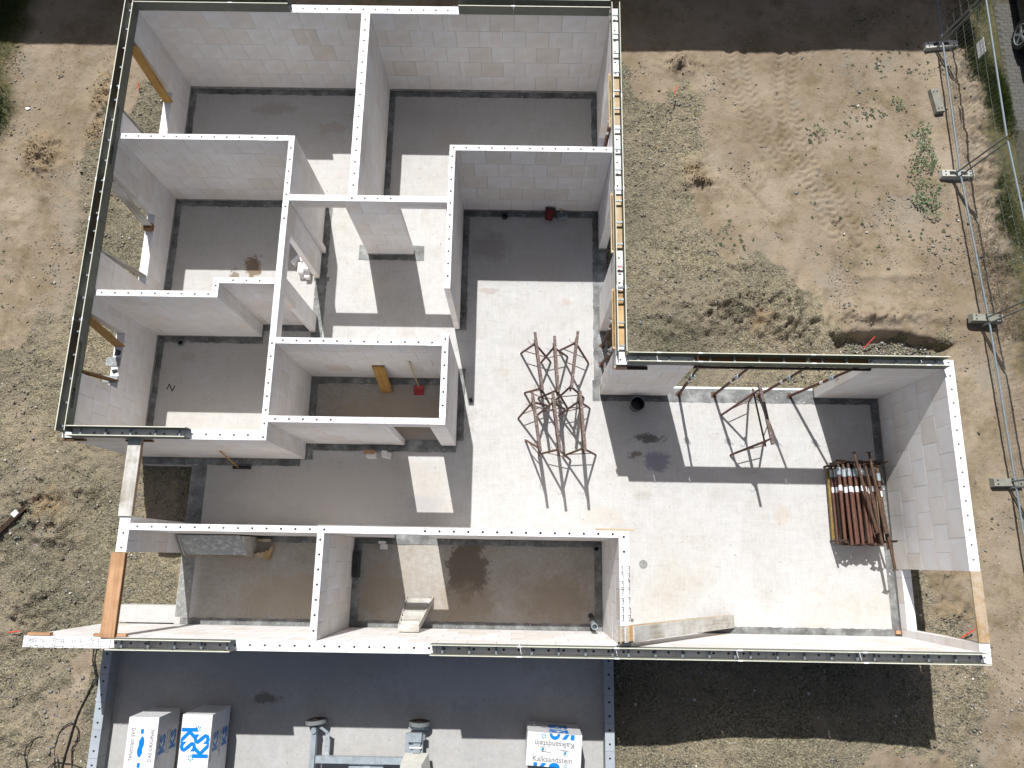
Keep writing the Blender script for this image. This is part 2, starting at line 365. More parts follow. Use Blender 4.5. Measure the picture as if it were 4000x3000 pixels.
# ------------------------------------------------------------------ mesh helpers
class MB:
    def __init__(s): s.v = []; s.f = []
    def add(s, vs, fs):
        o = len(s.v); s.v += [tuple(p) for p in vs]; s.f += [tuple(i + o for i in f) for f in fs]; return s
    def box(s, c, d, m=None):
        x, y, z = d[0] / 2, d[1] / 2, d[2] / 2
        vs = [Vector((i * x, j * y, k * z)) for i in (-1, 1) for j in (-1, 1) for k in (-1, 1)]
        if m is not None: vs = [m @ v for v in vs]
        c = Vector(c)
        return s.add([v + c for v in vs], [(0, 1, 3, 2), (4, 6, 7, 5), (0, 4, 5, 1), (2, 3, 7, 6), (0, 2, 6, 4), (1, 5, 7, 3)])
    def b2(s, x0, x1, y0, y1, z0, z1):
        return s.box(((x0 + x1) / 2, (y0 + y1) / 2, (z0 + z1) / 2), (x1 - x0, y1 - y0, z1 - z0))
    def tube(s, p0, p1, r, n=8, r1=None, hollow=0.0):
        p0 = Vector(p0); p1 = Vector(p1); r1 = r if r1 is None else r1
        d = (p1 - p0); L = d.length
        q = d.to_track_quat('Z', 'Y').to_matrix()
        vs = []; fs = []
        for k, (p, rr) in enumerate(((p0, r), (p1, r1))):
            for i in range(n):
                a = 2 * math.pi * i / n
                vs.append(p + q @ Vector((rr * math.cos(a), rr * math.sin(a), 0)))
        for i in range(n): fs.append((i, (i + 1) % n, n + (i + 1) % n, n + i))
        if hollow:
            o = len(vs)
            for p, rr in ((p0, r * hollow), (p1, r1 * hollow)):
                for i in range(n):
                    a = 2 * math.pi * i / n
                    vs.append(p + q @ Vector((rr * math.cos(a), rr * math.sin(a), 0)))
            for i in range(n):
                j = (i + 1) % n
                fs.append((o + j, o + i, o + n + i, o + n + j)); fs.append((i, o + i, o + j, j)); fs.append((n + i, n + j, o + n + j, o + n + i))
        else:
            fs.append(tuple(range(n - 1, -1, -1))); fs.append(tuple(range(n, 2 * n)))
        return s.add(vs, fs)
    def path(s, pts, r, n=6):
        pts = [Vector(p) for p in pts]; rings = []
        for k, p in enumerate(pts):
            t = (pts[min(k + 1, len(pts) - 1)] - pts[max(k - 1, 0)]).normalized()
            q = t.to_track_quat('Z', 'Y').to_matrix()
            rings.append([p + q @ Vector((r * math.cos(2 * math.pi * i / n), r * math.sin(2 * math.pi * i / n), 0)) for i in range(n)])
        vs = [v for rg in rings for v in rg]; fs = []
        for k in range(len(pts) - 1):
            for i in range(n): fs.append((k * n + i, k * n + (i + 1) % n, (k + 1) * n + (i + 1) % n, (k + 1) * n + i))
        fs.append(tuple(range(n - 1, -1, -1))); fs.append(tuple((len(pts) - 1) * n + i for i in range(n)))
        return s.add(vs, fs)
    def prism(s, poly, z0, z1, m=None):
        n = len(poly)
        vs = [Vector((x, y, z0)) for x, y in poly] + [Vector((x, y, z1)) for x, y in poly]
        if m is not None: vs = [m @ v for v in vs]
        return s.add(vs, [tuple(range(n - 1, -1, -1)), tuple(range(n, 2 * n))] + [(i, (i + 1) % n, n + (i + 1) % n, n + i) for i in range(n)])
    def mesh(s, name, m):
        me = bpy.data.meshes.new(name); me.from_pydata(s.v, [], s.f); me.materials.append(m); me.update(); return me
    def obj(s, name, m, parent=None, smooth=False, loc=None):
        me = s.mesh(name, m)
        if smooth:
            me.polygons.foreach_set("use_smooth", [True] * len(me.polygons))
        return link(name, me, parent, loc)

def link(name, data, parent=None, loc=None, mtx=None):
    o = bpy.data.objects.new(name, data)
    COL.objects.link(o)
    if parent is not None: o.parent = parent
    if mtx is not None: o.matrix_local = mtx
    elif loc is not None: o.location = loc
    return o

def tag(o, label, cat, group=None, kind=None):
    o['label'] = label; o['category'] = cat
    if group: o['group'] = group
    if kind: o['kind'] = kind
    return o

def thing(name, label, cat, loc=(0, 0, 0), rz=0.0, group=None):
    o = bpy.data.objects.new(name, None); COL.objects.link(o)
    o.location = loc; o.rotation_euler = (0, 0, rz); o.empty_display_size = 0.2
    return tag(o, label, cat, group)

def structure(o):
    o['kind'] = 'structure'; return o

def copy_tree(root, loc=None, rz=None, label=None, mtx=None):
    r = root.copy(); COL.objects.link(r)
    if mtx is not None: r.matrix_world = mtx
    else:
        if loc is not None: r.location = loc
        if rz is not None: r.rotation_euler = (0, 0, rz)
    if label: r['label'] = label
    for ch in list(root.children):
        c = ch.copy(); COL.objects.link(c); c.parent = r
        for g in list(ch.children):
            d = g.copy(); COL.objects.link(d); d.parent = c
    return r

def frame(p0, p1, up=(0, 0, 1)):
    """matrix with origin in the middle of p0-p1 and local X along it"""
    p0 = Vector(p0); p1 = Vector(p1)
    x = (p1 - p0).normalized(); z = Vector(up); z = (z - x * z.dot(x)).normalized(); y = z.cross(x)
    m = Matrix((x, y, z)).transposed().to_4x4(); m.translation = (p0 + p1) / 2
    return m

def plank(name, p0, p1, w, t, m, parent=None, up=(0, 0, 1), label=None, cat=None, group=None):
    L = (Vector(p1) - Vector(p0)).length
    mb = MB(); b = 0.003
    # slightly eased edges
    prof = [(-w / 2 + b, -t / 2), (w / 2 - b, -t / 2), (w / 2, -t / 2 + b), (w / 2, t / 2 - b), (w / 2 - b, t / 2), (-w / 2 + b, t / 2), (-w / 2, t / 2 - b), (-w / 2, -t / 2 + b)]
    vs = [(-L / 2, y, z) for y, z in prof] + [(L / 2, y, z) for y, z in prof]
    mb.add(vs, [tuple(range(8)), tuple(range(15, 7, -1))] + [(i, 8 + i, 8 + (i + 1) % 8, (i + 1) % 8) for i in range(8)])
    o = link(name, mb.mesh(name, m), parent)
    F = frame(p0, p1, up)
    if parent is not None:
        o.matrix_local = parent.matrix_basis.inverted() @ F
    else: o.matrix_world = F
    if label: tag(o, label, cat or 'plank', group)
    return o

def text_obj(name, s, size, m, parent, mtx, bold=0.0, align='CENTER', sx=1.0):
    cu = bpy.data.curves.new(name, 'FONT'); cu.body = s; cu.size = size; cu.align_x = align; cu.align_y = 'CENTER'
    cu.offset = bold; cu.resolution_u = 2
    to = bpy.data.objects.new(name + "_tmp", cu); COL.objects.link(to)
    dg = bpy.context.evaluated_depsgraph_get(); dg.update()
    me = bpy.data.meshes.new_from_object(to.evaluated_get(dg))
    bpy.data.objects.remove(to); bpy.data.curves.remove(cu)
    me.materials.clear(); me.materials.append(m); me.name = name
    if sx != 1.0:
        for v in me.vertices: v.co.x *= sx
    return link(name, me, parent, mtx=mtx)

# ------------------------------------------------------------------ ground
H_PTS = np.array([  # x, y, height of the ground, weight radius
    (2.16, -2.6, -.28), (2.77, -3.4, -.21), (3.3, -3.4, -.02), (3.8, -3.3, .2), (4.45, -3.3, .29), (4.93, -3.3, .27), (5.83, -3.3, .23), (6.73, -3.3, .18), (7.46, -3.3, .05), (8.3, -3.3, -.1),
    (2.3, -1.9, -.25), (4.5, -2.2, .05), (6.5, -2.2, .0), (9.3, -1.5, -.1), (8.6, 1.0, -.12), (9.5, 3.0, -.15), (8.6, 4.3, -.15), (10.5, -3.5, -.1), (5, -6, .2), (10, 8, -.2), (11.5, 5, -.2),
    (-8.6, 10, -.32), (-9.5, 6, -.32), (-10, 2, -.30), (-9.5, -1, -.28), (-9, -3.5, -.25), (-12, 8, -.28), (-12, 1, -.28), (-7.4, 1.2, -.33), (-7.4, -.6, -.30), (-8.4, 4, -.33), (-9, -6, -.25),
    (3, 11, -.28), (2.6, 8, -.26), (2.7, 4.6, -.2), (4, 4.5, -.14), (6, 4.4, -.14), (5.0, 6.0, -.12), (7, 6.5, -.22), (8, 9, -.24), (6, 12, -.24), (9, 13, -.22), (0, 12.5, -.3), (-5, 12.5, -.3), (11, 12, -.2), (12, 9, -.15)])

def inpoly(x, y, poly):
    r = np.zeros(x.shape, bool); n = len(poly)
    for i in range(n):
        x0, y0 = poly[i]; x1, y1 = poly[(i + 1) % n]
        c = ((y0 > y) != (y1 > y)) & (x < (x1 - x0) * (y - y0) / (y1 - y0 + 1e-12) + x0)
        r ^= c
    return r

def vnoise(x, y, f, seed):
    """smooth value noise"""
    X = x * f + seed * 17.3; Y = y * f - seed * 9.1
    i = np.floor(X).astype(np.int64); j = np.floor(Y).astype(np.int64); u = X - i; v = Y - j
    u = u * u * (3 - 2 * u); v = v * v * (3 - 2 * v)
    def h(a, b):
        n = (a * 374761393 + b * 668265263 + seed * 1442695) & 0x7fffffff
        n = ((n ^ (n >> 13)) * 1274126177) & 0x7fffffff
        return ((n ^ (n >> 16)) & 0xffff) / 65535.0
    return (h(i, j) * (1 - u) + h(i + 1, j) * u) * (1 - v) + (h(i, j + 1) * (1 - u) + h(i + 1, j + 1) * u) * v - 0.5
def fbm(x, y, f, seed, oct=4, gain=0.5):
    s = 0; a = 1.0
    for k in range(oct):
        s = s + a * vnoise(x, y, f * 2 ** k, seed + k); a *= gain
    return s

GRAVEL = [
    [(2.0, 14), (2.45, 11.91), (2.73, 11.75), (2.84, 11.33), (3.57, 11.28), (3.71, 11.8), (4.21, 11.61), (4.37, 10.78), (4.1, 10.37), (4.4, 9.4), (4.14, 8.67), (4.43, 7.84), (4.72, 7.03), (5.03, 6.8), (5.77, 6.81),
     (6.17, 6.37), (6.56, 5.92), (6.84, 5.48), (7.23, 5.2), (9.5, 4.85), (9.84, 4.2), (8.6, 3.7), (8.35, 2.5), (8.3, 0), (9.2, -1.3), (9.6, -2.6), (9.0, -3.6), (10.5, -4.2), (10.5, -8), (1.9, -8), (1.9, 3), (1.9, 14)],
    [(-7.5, 12), (-9.3, 11.5), (-10.01, 10.3), (-10.35, 9.5), (-10.5, 8.72), (-10.36, 8.12), (-10.53, 7.28), (-10.29, 6.59), (-10.25, 5.68), (-10.5, 5.12), (-11.02, 4.57), (-16, 4.7), (-16, -8), (-7.0, -8), (-7.0, 3), (-7.5, 12)]]
NOGRAVEL = [[(2.35, 11.75), (2.9, 11.3), (3.5, 11.25), (3.2, 10.75), (2.75, 11.2)], [(-9.2, -2.2), (-8.5, -2.0), (-8.6, -4.5), (-9.4, -4.5)], [(6.0, -4.6), (7.1, -3.75), (8.3, -3.5), (8.6, -4.6)]]
def zone_mask(x, y):
    m = np.zeros(x.shape)
    k_ = (x > 2.4) | (x < -8.6)
    x, y = x + k_ * .55 * fbm(x, y, 1.6, 201, 5, .62), y + k_ * .55 * fbm(x, y, 1.6, 231, 5, .62)
    for g in GRAVEL: m = np.maximum(m, inpoly(x, y, g).astype(float))
    for g in NOGRAVEL: m = np.where(inpoly(x, y, g), 0.15, m)
    return m
def gauss(x, y, cx, cy, rx, ry): return np.exp(-(((x - cx) / rx) ** 2 + ((y - cy) / ry) ** 2))
FOOT = [(-8.03, 1.92, 1.9, 11.05), (-6.79, 7.9, -1.5, 3.6), (-7.9, 1.9, -9.0, -1.5)]
FOOT = [(-8.03, 1.95, 1.9, 11.05), (-6.80, 7.90, -1.50, 3.60), (-7.92, 1.90, -9.0, -1.50)]
def footprint(x, y):
    r = np.zeros(x.shape, bool)
    for a, b, c, d in FOOT: r |= (x > a) & (x < b) & (y > c) & (y < d)
    return r
TR = np.array([(5.34, 12.6), (5.39, 11.43), (5.77, 10.17), (6.38, 9.31), (7.21, 8.71), (7.84, 7.31)])
TR2 = np.array([(6.6, 12.4), (6.4, 11.2), (6.55, 10.0), (7.0, 9.0), (7.3, 7.6)])
def track_dist(x, y, T_):
    best = np.full(x.shape, 9.0); s = np.zeros(x.shape); acc = 0
    for a, b in zip(T_[:-1], T_[1:]):
        d = b - a; L = np.hypot(*d); t = np.clip(((x - a[0]) * d[0] + (y - a[1]) * d[1]) / L ** 2, 0, 1)
        dd = (x - a[0] - t * d[0]) * (d[1] / L) - (y - a[1] - t * d[1]) * (d[0] / L)
        dist = np.hypot(x - a[0] - t * d[0], y - a[1] - t * d[1])
        m = dist < np.abs(best); best = np.where(m, np.where(dd < 0, -dist, dist), best); s = np.where(m, acc + t * L, s); acc += L
    return best, s
TRENCH = [(7.0, 5.0), (7.6, 5.05), (8.19, 5.10), (8.7, 5.04), (9.12, 5.0), (9.75, 4.86), (9.5, 4.62), (9.05, 4.3), (8.3, 4.2), (7.4, 4.3)]
def height(x, y):
    d2 = (x[..., None] - H_PTS[:, 0]) ** 2 + (y[..., None] - H_PTS[:, 1]) ** 2
    w = 1.0 / (d2 + 0.25) ** 1.6
    h = (w * H_PTS[:, 2]).sum(-1) / w.sum(-1)
    g = zone_mask(x, y)
    h = h + fbm(x, y, 0.5, 3, 3) * 0.07 + fbm(x, y, 1.8, 11, 4, 0.6) * 0.045 * (0.45 + 0.8 * g) + fbm(x, y, 8.0, 21, 3, 0.7) * (0.012 + 0.030 * g)
    left = np.clip((-8.6 - x) / 1.0, 0, 1) * np.clip((2.8 - y), 0, 1)
    rough = np.zeros(x.shape)
    for cx, cy, rx, ry in [(5.0, 5.5, 2.4, .7), (6.8, 5.35, 1.3, .35), (3.6, 5.6, .9, .8), (4.2, 9.0, .35, .6), (4.0, 11.9, .6, .3), (-11.45, 9.25, .5, .5), (-10.15, 10.6, .35, .9), (-10.1, 1.2, .8, .5), (-9.5, .5, .7, .45), (-9.9, -1.2, .55, .7),
                           (-9.3, 2.3, .5, .6), (11.05, 10, .3, 3.5), (11.2, 6.0, .4, 2.5), (8.7, -.1, .5, .8), (8.2, 5.5, 1.5, .25), (9.2, 4.0, .5, .5), (-12.7, 11.6, .4, .9), (8.5, -3.6, .6, .5)]:
        rough = np.maximum(rough, gauss(x, y, cx, cy, rx, ry))
    h = h + rough * (np.abs(fbm(x, y, 3.0, 101, 4, .62)) * .15 - .03) + rough * fbm(x, y, 7.0, 141, 3, .7) * .03
    h = h + left * (np.abs(fbm(x, y, 1.1, 91, 4, 0.6)) * 0.22 - 0.05)
    # heaps and hollows
    for cx, cy, rx, ry, a in [(-11.44, 9.25, .42, .5, .13), (-10.2, 10.9, .3, .7, .08), (-10.25, .95, .7, .5, .16), (-9.6, .4, .45, .3, .12), (-10.0, -1.2, .45, .6, .13), (-9.2, 1.3, .35, .3, .10),
                              (4.18, 9.1, .28, .22, .10), (4.3, 8.7, .35, .25, .12), (3.9, 11.95, .45, .25, .10), (5.3, 5.9, 1.0, .35, .16), (4.6, 5.5, .8, .4, .14), (6.0, 5.2, .8, .45, .18), (3.7, 5.2, .8, .35, .10),
                              (5.0, 6.6, .7, .18, .08), (6.2, 5.9, .18, .5, .10), (8.2, 5.45, 1.3, .16, .10), (10.9, 9.5, .4, 3.5, .08), (8.8, .1, .35, .4, .08), (9.0, -.9, .4, .4, .06)]:
        n = 1 + 1.2 * fbm(x, y, 4.5, int(abs(cx * 7)) + 5, 4, 0.7)
        h = h + 1.45 * a * gauss(x, y, cx, cy, rx, ry) * n
    for T_ in (TR, TR2):
        d, s = track_dist(x, y, T_)
        for off in (-0.17, 0.17):
            e = np.exp(-((d - off) / 0.13) ** 4)
            lug = np.maximum(0, np.sin((s + np.abs(d - off) * 0.8) * 2 * np.pi / 0.17))
            h = h + e * (-0.05 + 0.05 * lug)
    # rut lines
    for (x0, y0, x1, y1, wd, dp) in [(-12.0, 12.0, -12.3, 9.0, .09, -.03), (-11.2, 8, -11.6, 4.8, .12, -.05), (-11.0, 10.8, -11.15, 8.3, .10, -.05), (6.9, 8.2, 8.0, 7.0, .07, -.04), (5.3, 8.6, 5.9, 7.9, .07, -.05), (6.3, 11.6, 6.6, 9.6, .05, -.04), (5.5, 9.8, 5.8, 9.2, .06, -.05), (7.8, 6.4, 9.4, 6.45, .10, .05), (7.6, 5.75, 9.6, 5.7, .14, .05), (8.2, 9.5, 9.0, 7.3, .12, -.02), (7.2, 12, 7.6, 9.8, .1, -.02), (8.9, 12, 8.8, 9.6, .1, -.015), (9.7, 12, 9.6, 10, .1, -.015)]:
        L = math.hypot(x1 - x0, y1 - y0); t = np.clip(((x - x0) * (x1 - x0) + (y - y0) * (y1 - y0)) / L ** 2, 0, 1)
        dd = np.hypot(x - x0 - t * (x1 - x0), y - y0 - t * (y1 - y0)); h = h + dp * np.exp(-(dd / wd) ** 2)
    # flattened path, bank of the drive
    h = np.where(x > 11.65, np.minimum(h, -0.14) * 0 - 0.13, h)
    h = np.where(footprint(x, y), -0.42, h)
    return h

x0, x1, y0, y1, st = -14.2, 14.0, -5.4, 15.0, 0.042
gx = np.arange(x0, x1 + st / 2, st); gy = np.arange(y0, y1 + st / 2, st)
GX, GY = np.meshgrid(gx, gy)
GZ = height(GX, GY)
tm = inpoly(GX + 0.10 * fbm(GX, GY, 2.0, 55, 2), GY + 0.10 * fbm(GX, GY, 2.0, 66, 2), TRENCH).astype(float)
for _ in range(2):
    tm[1:-1, 1:-1] = (tm[1:-1, 1:-1] * 2 + tm[:-2, 1:-1] + tm[2:, 1:-1] + tm[1:-1, :-2] + tm[1:-1, 2:]) / 6
GZ = GZ - tm * (0.36 + 0.08 * fbm(GX, GY, 4, 77, 3, .7))
def gz(x, y):
    i = int(round((x - x0) / st)); j = int(round((y - y0) / st))
    return float(GZ[min(max(j, 0), len(gy) - 1), min(max(i, 0), len(gx) - 1)])
ny, nx = GX.shape
vs = np.stack([GX, GY, GZ], -1).reshape(-1, 3)
idx = np.arange(nx * ny).reshape(ny, nx)
q = np.stack([idx[:-1, :-1], idx[:-1, 1:], idx[1:, 1:], idx[1:, :-1]], -1).reshape(-1, 4)
# rings reaching the horizon
ring = [(x0, y0), (x1, y0), (x1, y1), (x0, y1)]
def edge_loop():
    return np.concatenate([idx[0, :-1], idx[:-1, -1], idx[-1, :0:-1], idx[:0:-1, 0]])
lp = edge_loop()
out1 = vs[lp].copy(); ctr = np.array([0, 5, 0])
far = out1 - ctr; far[:, 2] = 0
far = far / np.linalg.norm(far, axis=1)[:, None] * 900 + ctr; far[:, 2] = -0.3
n0 = len(vs); vs = np.concatenate([vs, far]); m = len(lp)
k = np.arange(m); ring_q = np.stack([lp[k], n0 + k, n0 + (k + 1) % m, lp[(k + 1) % m]], -1)
allq = np.concatenate([q, ring_q])
me = bpy.data.meshes.new("ground")
me.vertices.add(len(vs)); me.vertices.foreach_set("co", vs.ravel())
me.loops.add(allq.size); me.loops.foreach_set("vertex_index", allq.ravel())
me.polygons.add(len(allq)); me.polygons.foreach_set("loop_start", np.arange(len(allq)) * 4)
me.update(calc_edges=True)
me.polygons.foreach_set("use_smooth", [True] * len(allq))
zone = np.zeros((len(vs), 4)); X = vs[:, 0]; Y = vs[:, 1]
zm = zone_mask(X, Y)
zg = zm.reshape(-1)
blur = zm[:nx * ny].reshape(ny, nx)
for _ in range(6):
    blur[1:-1, 1:-1] = (blur[1:-1, 1:-1] * 2 + blur[:-2, 1:-1] + blur[2:, 1:-1] + blur[1:-1, :-2] + blur[1:-1, 2:]) / 6
zone[:nx * ny, 0] = blur.ravel()
cl = np.zeros(len(vs))
for cx, cy, rx, ry in [(-11.5, 9.25, .38, .45), (-10.25, 10.9, .25, .6), (-10.3, 9.9, .2, .35), (4.1, 9.0, .22, .15), (4.25, 8.7, .28, .15), (9.05, 0.1, .25, .3), (8.85, -.9, .3, .2), (5.4, 5.3, .2, .2), (-9.9, 1.0, .3, .3)]:
    cl = np.maximum(cl, np.clip(gauss(X, Y, cx, cy, rx, ry) * 2 + 1.6 * fbm(X, Y, 5, 31, 4, .7) - 0.35, 0, 1) * (gauss(X, Y, cx, cy, rx * 1.6, ry * 1.6) > .25))
zone[:, 1] = cl
gr = np.clip(np.clip((X - 11.0 + 0.25 * fbm(X, Y, 1.2, 41, 3)) * 3, 0, 1) * (X < 11.9) * (Y > 4), 0, 1)
gr = np.maximum(gr, np.clip((-12.35 + 0.5 * fbm(X, Y, .8, 43, 3) - X) * 3 + 0 * Y, 0, 1) * (Y > 4.4))
gr = np.maximum(gr, np.clip(1 - ((X + 13.4) ** 2 + (Y - 13.9) ** 2) / 2.2, 0, 1))
zone[:, 2] = gr * 0.85
ca = me.color_attributes.new("zone", 'FLOAT_COLOR', 'POINT'); zone[:, 3] = 1; ca.data.foreach_set("color", zone.ravel())
me.materials.append(MT['ground'])
structure(link("ground", me))

# pebbles
def scatter(name, pts, sizes, flat, m, seed):
    r = np.random.default_rng(seed); n = len(pts)
    base = np.array([(1, 0, 0), (0, 1, 0), (-1, 0, 0), (0, -1, 0), (0, 0, 1), (0, 0, -1)], float)
    v = base[None] * (1 + r.uniform(-.3, .3, (n, 6, 1)))
    v = v * np.stack([r.uniform(.8, 1.4, n), r.uniform(.6, 1.0, n), r.uniform(flat, flat + .3, n)], -1)[:, None]
    a = r.uniform(0, 6.28, n); b = r.uniform(-.5, .5, n)
    c, s = np.cos(a), np.sin(a); cb, sb = np.cos(b), np.sin(b)
    x = v[..., 0] * cb[:, None] + v[..., 2] * sb[:, None]; z = -v[..., 0] * sb[:, None] + v[..., 2] * cb[:, None]; y = v[..., 1]
    v = np.stack([x * c[:, None] - y * s[:, None], x * s[:, None] + y * c[:, None], z], -1) * sizes[:, None, None] + pts[:, None]
    f = np.array([(0, 1, 4), (1, 2, 4), (2, 3, 4), (3, 0, 4), (1, 0, 5), (2, 1, 5), (3, 2, 5), (0, 3, 5)])
    F = (np.arange(n)[:, None, None] * 6 + f[None]).reshape(-1, 3); V = v.reshape(-1, 3)
    me = bpy.data.meshes.new(name)
    me.vertices.add(len(V)); me.vertices.foreach_set("co", V.ravel()); me.loops.add(F.size); me.loops.foreach_set("vertex_index", F.ravel())
    me.polygons.add(len(F)); me.polygons.foreach_set("loop_start", np.arange(len(F)) * 3); me.update(calc_edges=True)
    me.materials.append(m)
    return link(name, me)
n = 330000
px = rng.uniform(-13.6, 13.0, n); py = rng.uniform(-4.8, 13.6, n)
ii = np.clip(((px - x0) / st).round().astype(int), 0, nx - 1); jj = np.clip(((py - y0) / st).round().astype(int), 0, ny - 1)
dens = blur[jj, ii] * .8 + 1.5 * fbm(px, py, 0.9, 61, 5, .65) + 0.12 * (px > 6) * (py < 9)
keep = ((rng.uniform(0, 1, n) < np.clip(dens * 0.85, 0.035, 0.75)) & ~footprint(px, py) & (px < 11.6))
keep &= ~((px > -8.3) & (px < -7.75) & (py > 1.8) & (py < 11.2))
px, py, ii, jj = px[keep], py[keep], ii[keep], jj[keep]
u_ = rng.uniform(0, 1, len(px)); sz = 0.008 + 0.012 * u_ ** 2 + 0.014 * (u_ > .96) + .012 * (u_ > .995)
P3 = np.stack([px, py, GZ[jj, ii] + sz * 0.25], -1)
g = scatter("gravel", P3, sz, 0.5, MT['gravel'], 5)
g['kind'] = 'stuff'; tag(g, 'loose grey and tan gravel strewn around the house shell', 'gravel', kind='stuff')
cs = []
for cx, cy, rx, ry, k_ in [(-11.48, 9.25, .40, .45, 420), (-10.25, 10.9, .25, .6, 260), (-10.3, 9.9, .2, .3, 160), (4.12, 9.0, .22, .15, 130), (4.28, 8.7, .28, .15, 150), (9.05, 0.1, .25, .3, 140), (4.0, 11.95, .35, .2, 150), (-9.9, 1.0, .3, .3, 90), (-12.6, 11.9, .3, .4, 150)]:
    for _ in range(k_):
        cs.append((cx + rng.normal(0, rx * .5), cy + rng.normal(0, ry * .5)))
cs = np.array([(a, b, gz(a, b) + .004) for a, b in cs])
o = scatter("soil_clods", cs, .008 + .024 * rng.uniform(0, 1, len(cs)) ** 2, .6, MT['soil_clod'], 12)
tag(o, 'crumbly brown soil clods thrown up in heaps around the site', 'soil', kind='stuff')
# coarse pebbles at the bottom of the trench
tx = rng.uniform(7.3, 9.4, 900); ty = rng.uniform(4.35, 4.95, 900)
P4 = np.array([(a, b, gz(a, b) + .012) for a, b in zip(tx, ty)])
o = scatter("pebbles", P4, rng.uniform(.014, .034, 900), .6, MT['gravel'], 9)
tag(o, 'coarse rounded pebbles lying in the dug trench', 'pebbles', kind='stuff')

# ------------------------------------------------------------------ slabs
mb = MB()
mb.b2(-8.095, 1.995, 1.985, 11.095, -.30, 0); mb.b2(-6.85, 1.995, -1.555, 1.985, -.301, 0); mb.b2(1.995, 7.965, -1.555, 3.66, -.302, 0)
structure(mb.obj("floor", MT['slab']))
structure(MB().b2(-7.98, 1.93, -7.5, -1.56, -.30, -0.004).obj("garage_floor", MT['slab']))
mb = MB(); mb.b2(-7.93, -6.852, 1.83, 1.984, -.35, -.03); mb.b2(-8.0, -6.852, -1.37, -1.03, -.35, -.025)
structure(mb.obj("footing", MT['slab']))
structure(MB().b2(3.27, 6.44, 3.662, 3.71, -.30, -.012).obj("floor_edge", MT['clip']))

n = 9000
gxx = rng.uniform(-8, 7.9, n); gyy = rng.uniform(-4.5, 11, n)
ok = (((gxx < 1.95) & (gyy > 2)) | ((gxx > -6.8) & (gyy > -1.5) & (gyy < 3.6)) | ((gxx > -7.7) & (gxx < 1.8) & (gyy < -1.6))) & (fbm(gxx, gyy, .9, 131, 4, .6) * 1.6 + .42 > rng.uniform(0, 1, n))
gxx, gyy = gxx[ok], gyy[ok]
o = scatter("grit", np.stack([gxx, gyy, np.full(len(gxx), .004)], -1), .003 + .008 * rng.uniform(0, 1, len(gxx)) ** 3, .5, MT['gravel'], 33)
tag(o, 'fine grit and mortar crumbs scattered over the floor slabs', 'grit', kind='stuff')
nw = 260
cxy = [(9.5, 9.7, .45, 1.3), (7.45, 10.2, .5, .35), (8.4, 10.6, .4, .25), (9.6, 8.0, .3, .7), (9.3, 12.0, .8, .3), (4.9, 7.2, .4, .5), (-12.3, 6.0, .5, 1.2), (6.2, 4.4, .3, .1), (8.2, 8.2, 1.2, 1.6)]
pts_ = []
for _ in range(nw):
    cx, cy, rx, ry = cxy[rng.integers(0, len(cxy))]; x_, y_ = cx + rng.normal(0, rx * .7), cy + rng.normal(0, ry * .7)
    for _k in range(int(rng.integers(5, 14))):
        a_ = rng.uniform(0, 6.28); r_ = rng.uniform(0, .045); pts_.append((x_ + r_ * math.cos(a_), y_ + r_ * math.sin(a_), gz(x_, y_) + .008))
P5 = np.array(pts_)
o = scatter("seedlings", P5, rng.uniform(.008, .020, len(P5)), .15, MT['weed'], 44)
tag(o, 'tiny weed seedlings sprinkled over the sandy yard', 'seedlings', kind='stuff')

# ------------------------------------------------------------------ masonry walls
T = 2.59
MESH = {}
def block_mesh(L, t, h, holes):
    key = (round(L, 3), round(t, 3), round(h, 3), holes)
    if key in MESH: return MESH[key]
    x, y, z = L / 2, t / 2, h / 2
    mb = MB()
    vs = [(i * x, j * y, k_ * z) for i in (-1, 1) for j in (-1, 1) for k_ in (-1, 1)]
    if not holes:
        mb.add(vs, [(0, 1, 3, 2), (4, 6, 7, 5), (0, 4, 5, 1), (2, 3, 7, 6), (0, 2, 6, 4), (1, 5, 7, 3)])
    else:
        mb.add(vs, [(0, 1, 3, 2), (4, 6, 7, 5), (0, 4, 5, 1), (2, 3, 7, 6), (0, 2, 6, 4)])
        n = len(holes) if isinstance(holes, tuple) else holes
        hs = list(holes)
        cuts = [-x] + [(a + b) / 2 for a, b in zip(hs[:-1], hs[1:])] + [x]
        r = 0.023; dp = 0.20
        for c, a, b in zip(hs, cuts[:-1], cuts[1:]):
            outer = [(b, 0), (b, y), (c, y), (a, y), (a, 0), (a, -y), (c, -y), (b, -y)]
            inn = [(c + r * math.cos(i * math.pi / 4), r * math.sin(i * math.pi / 4)) for i in range(8)]
            v_ = [(px_, py_, z) for px_, py_ in outer] + [(px_, py_, z) for px_, py_ in inn] + [(px_, py_, z - dp) for px_, py_ in inn]
            f_ = []
            for i in range(8):
                j = (i + 1) % 8
                f_.append((i, j, 8 + j, 8 + i)); f_.append((8 + i, 8 + j, 16 + j, 16 + i))
            f_.append(tuple(range(16, 24)))
            mb.add(v_, f_)
    MESH[key] = mb.mesh("block", MT['ks'])
    return MESH[key]

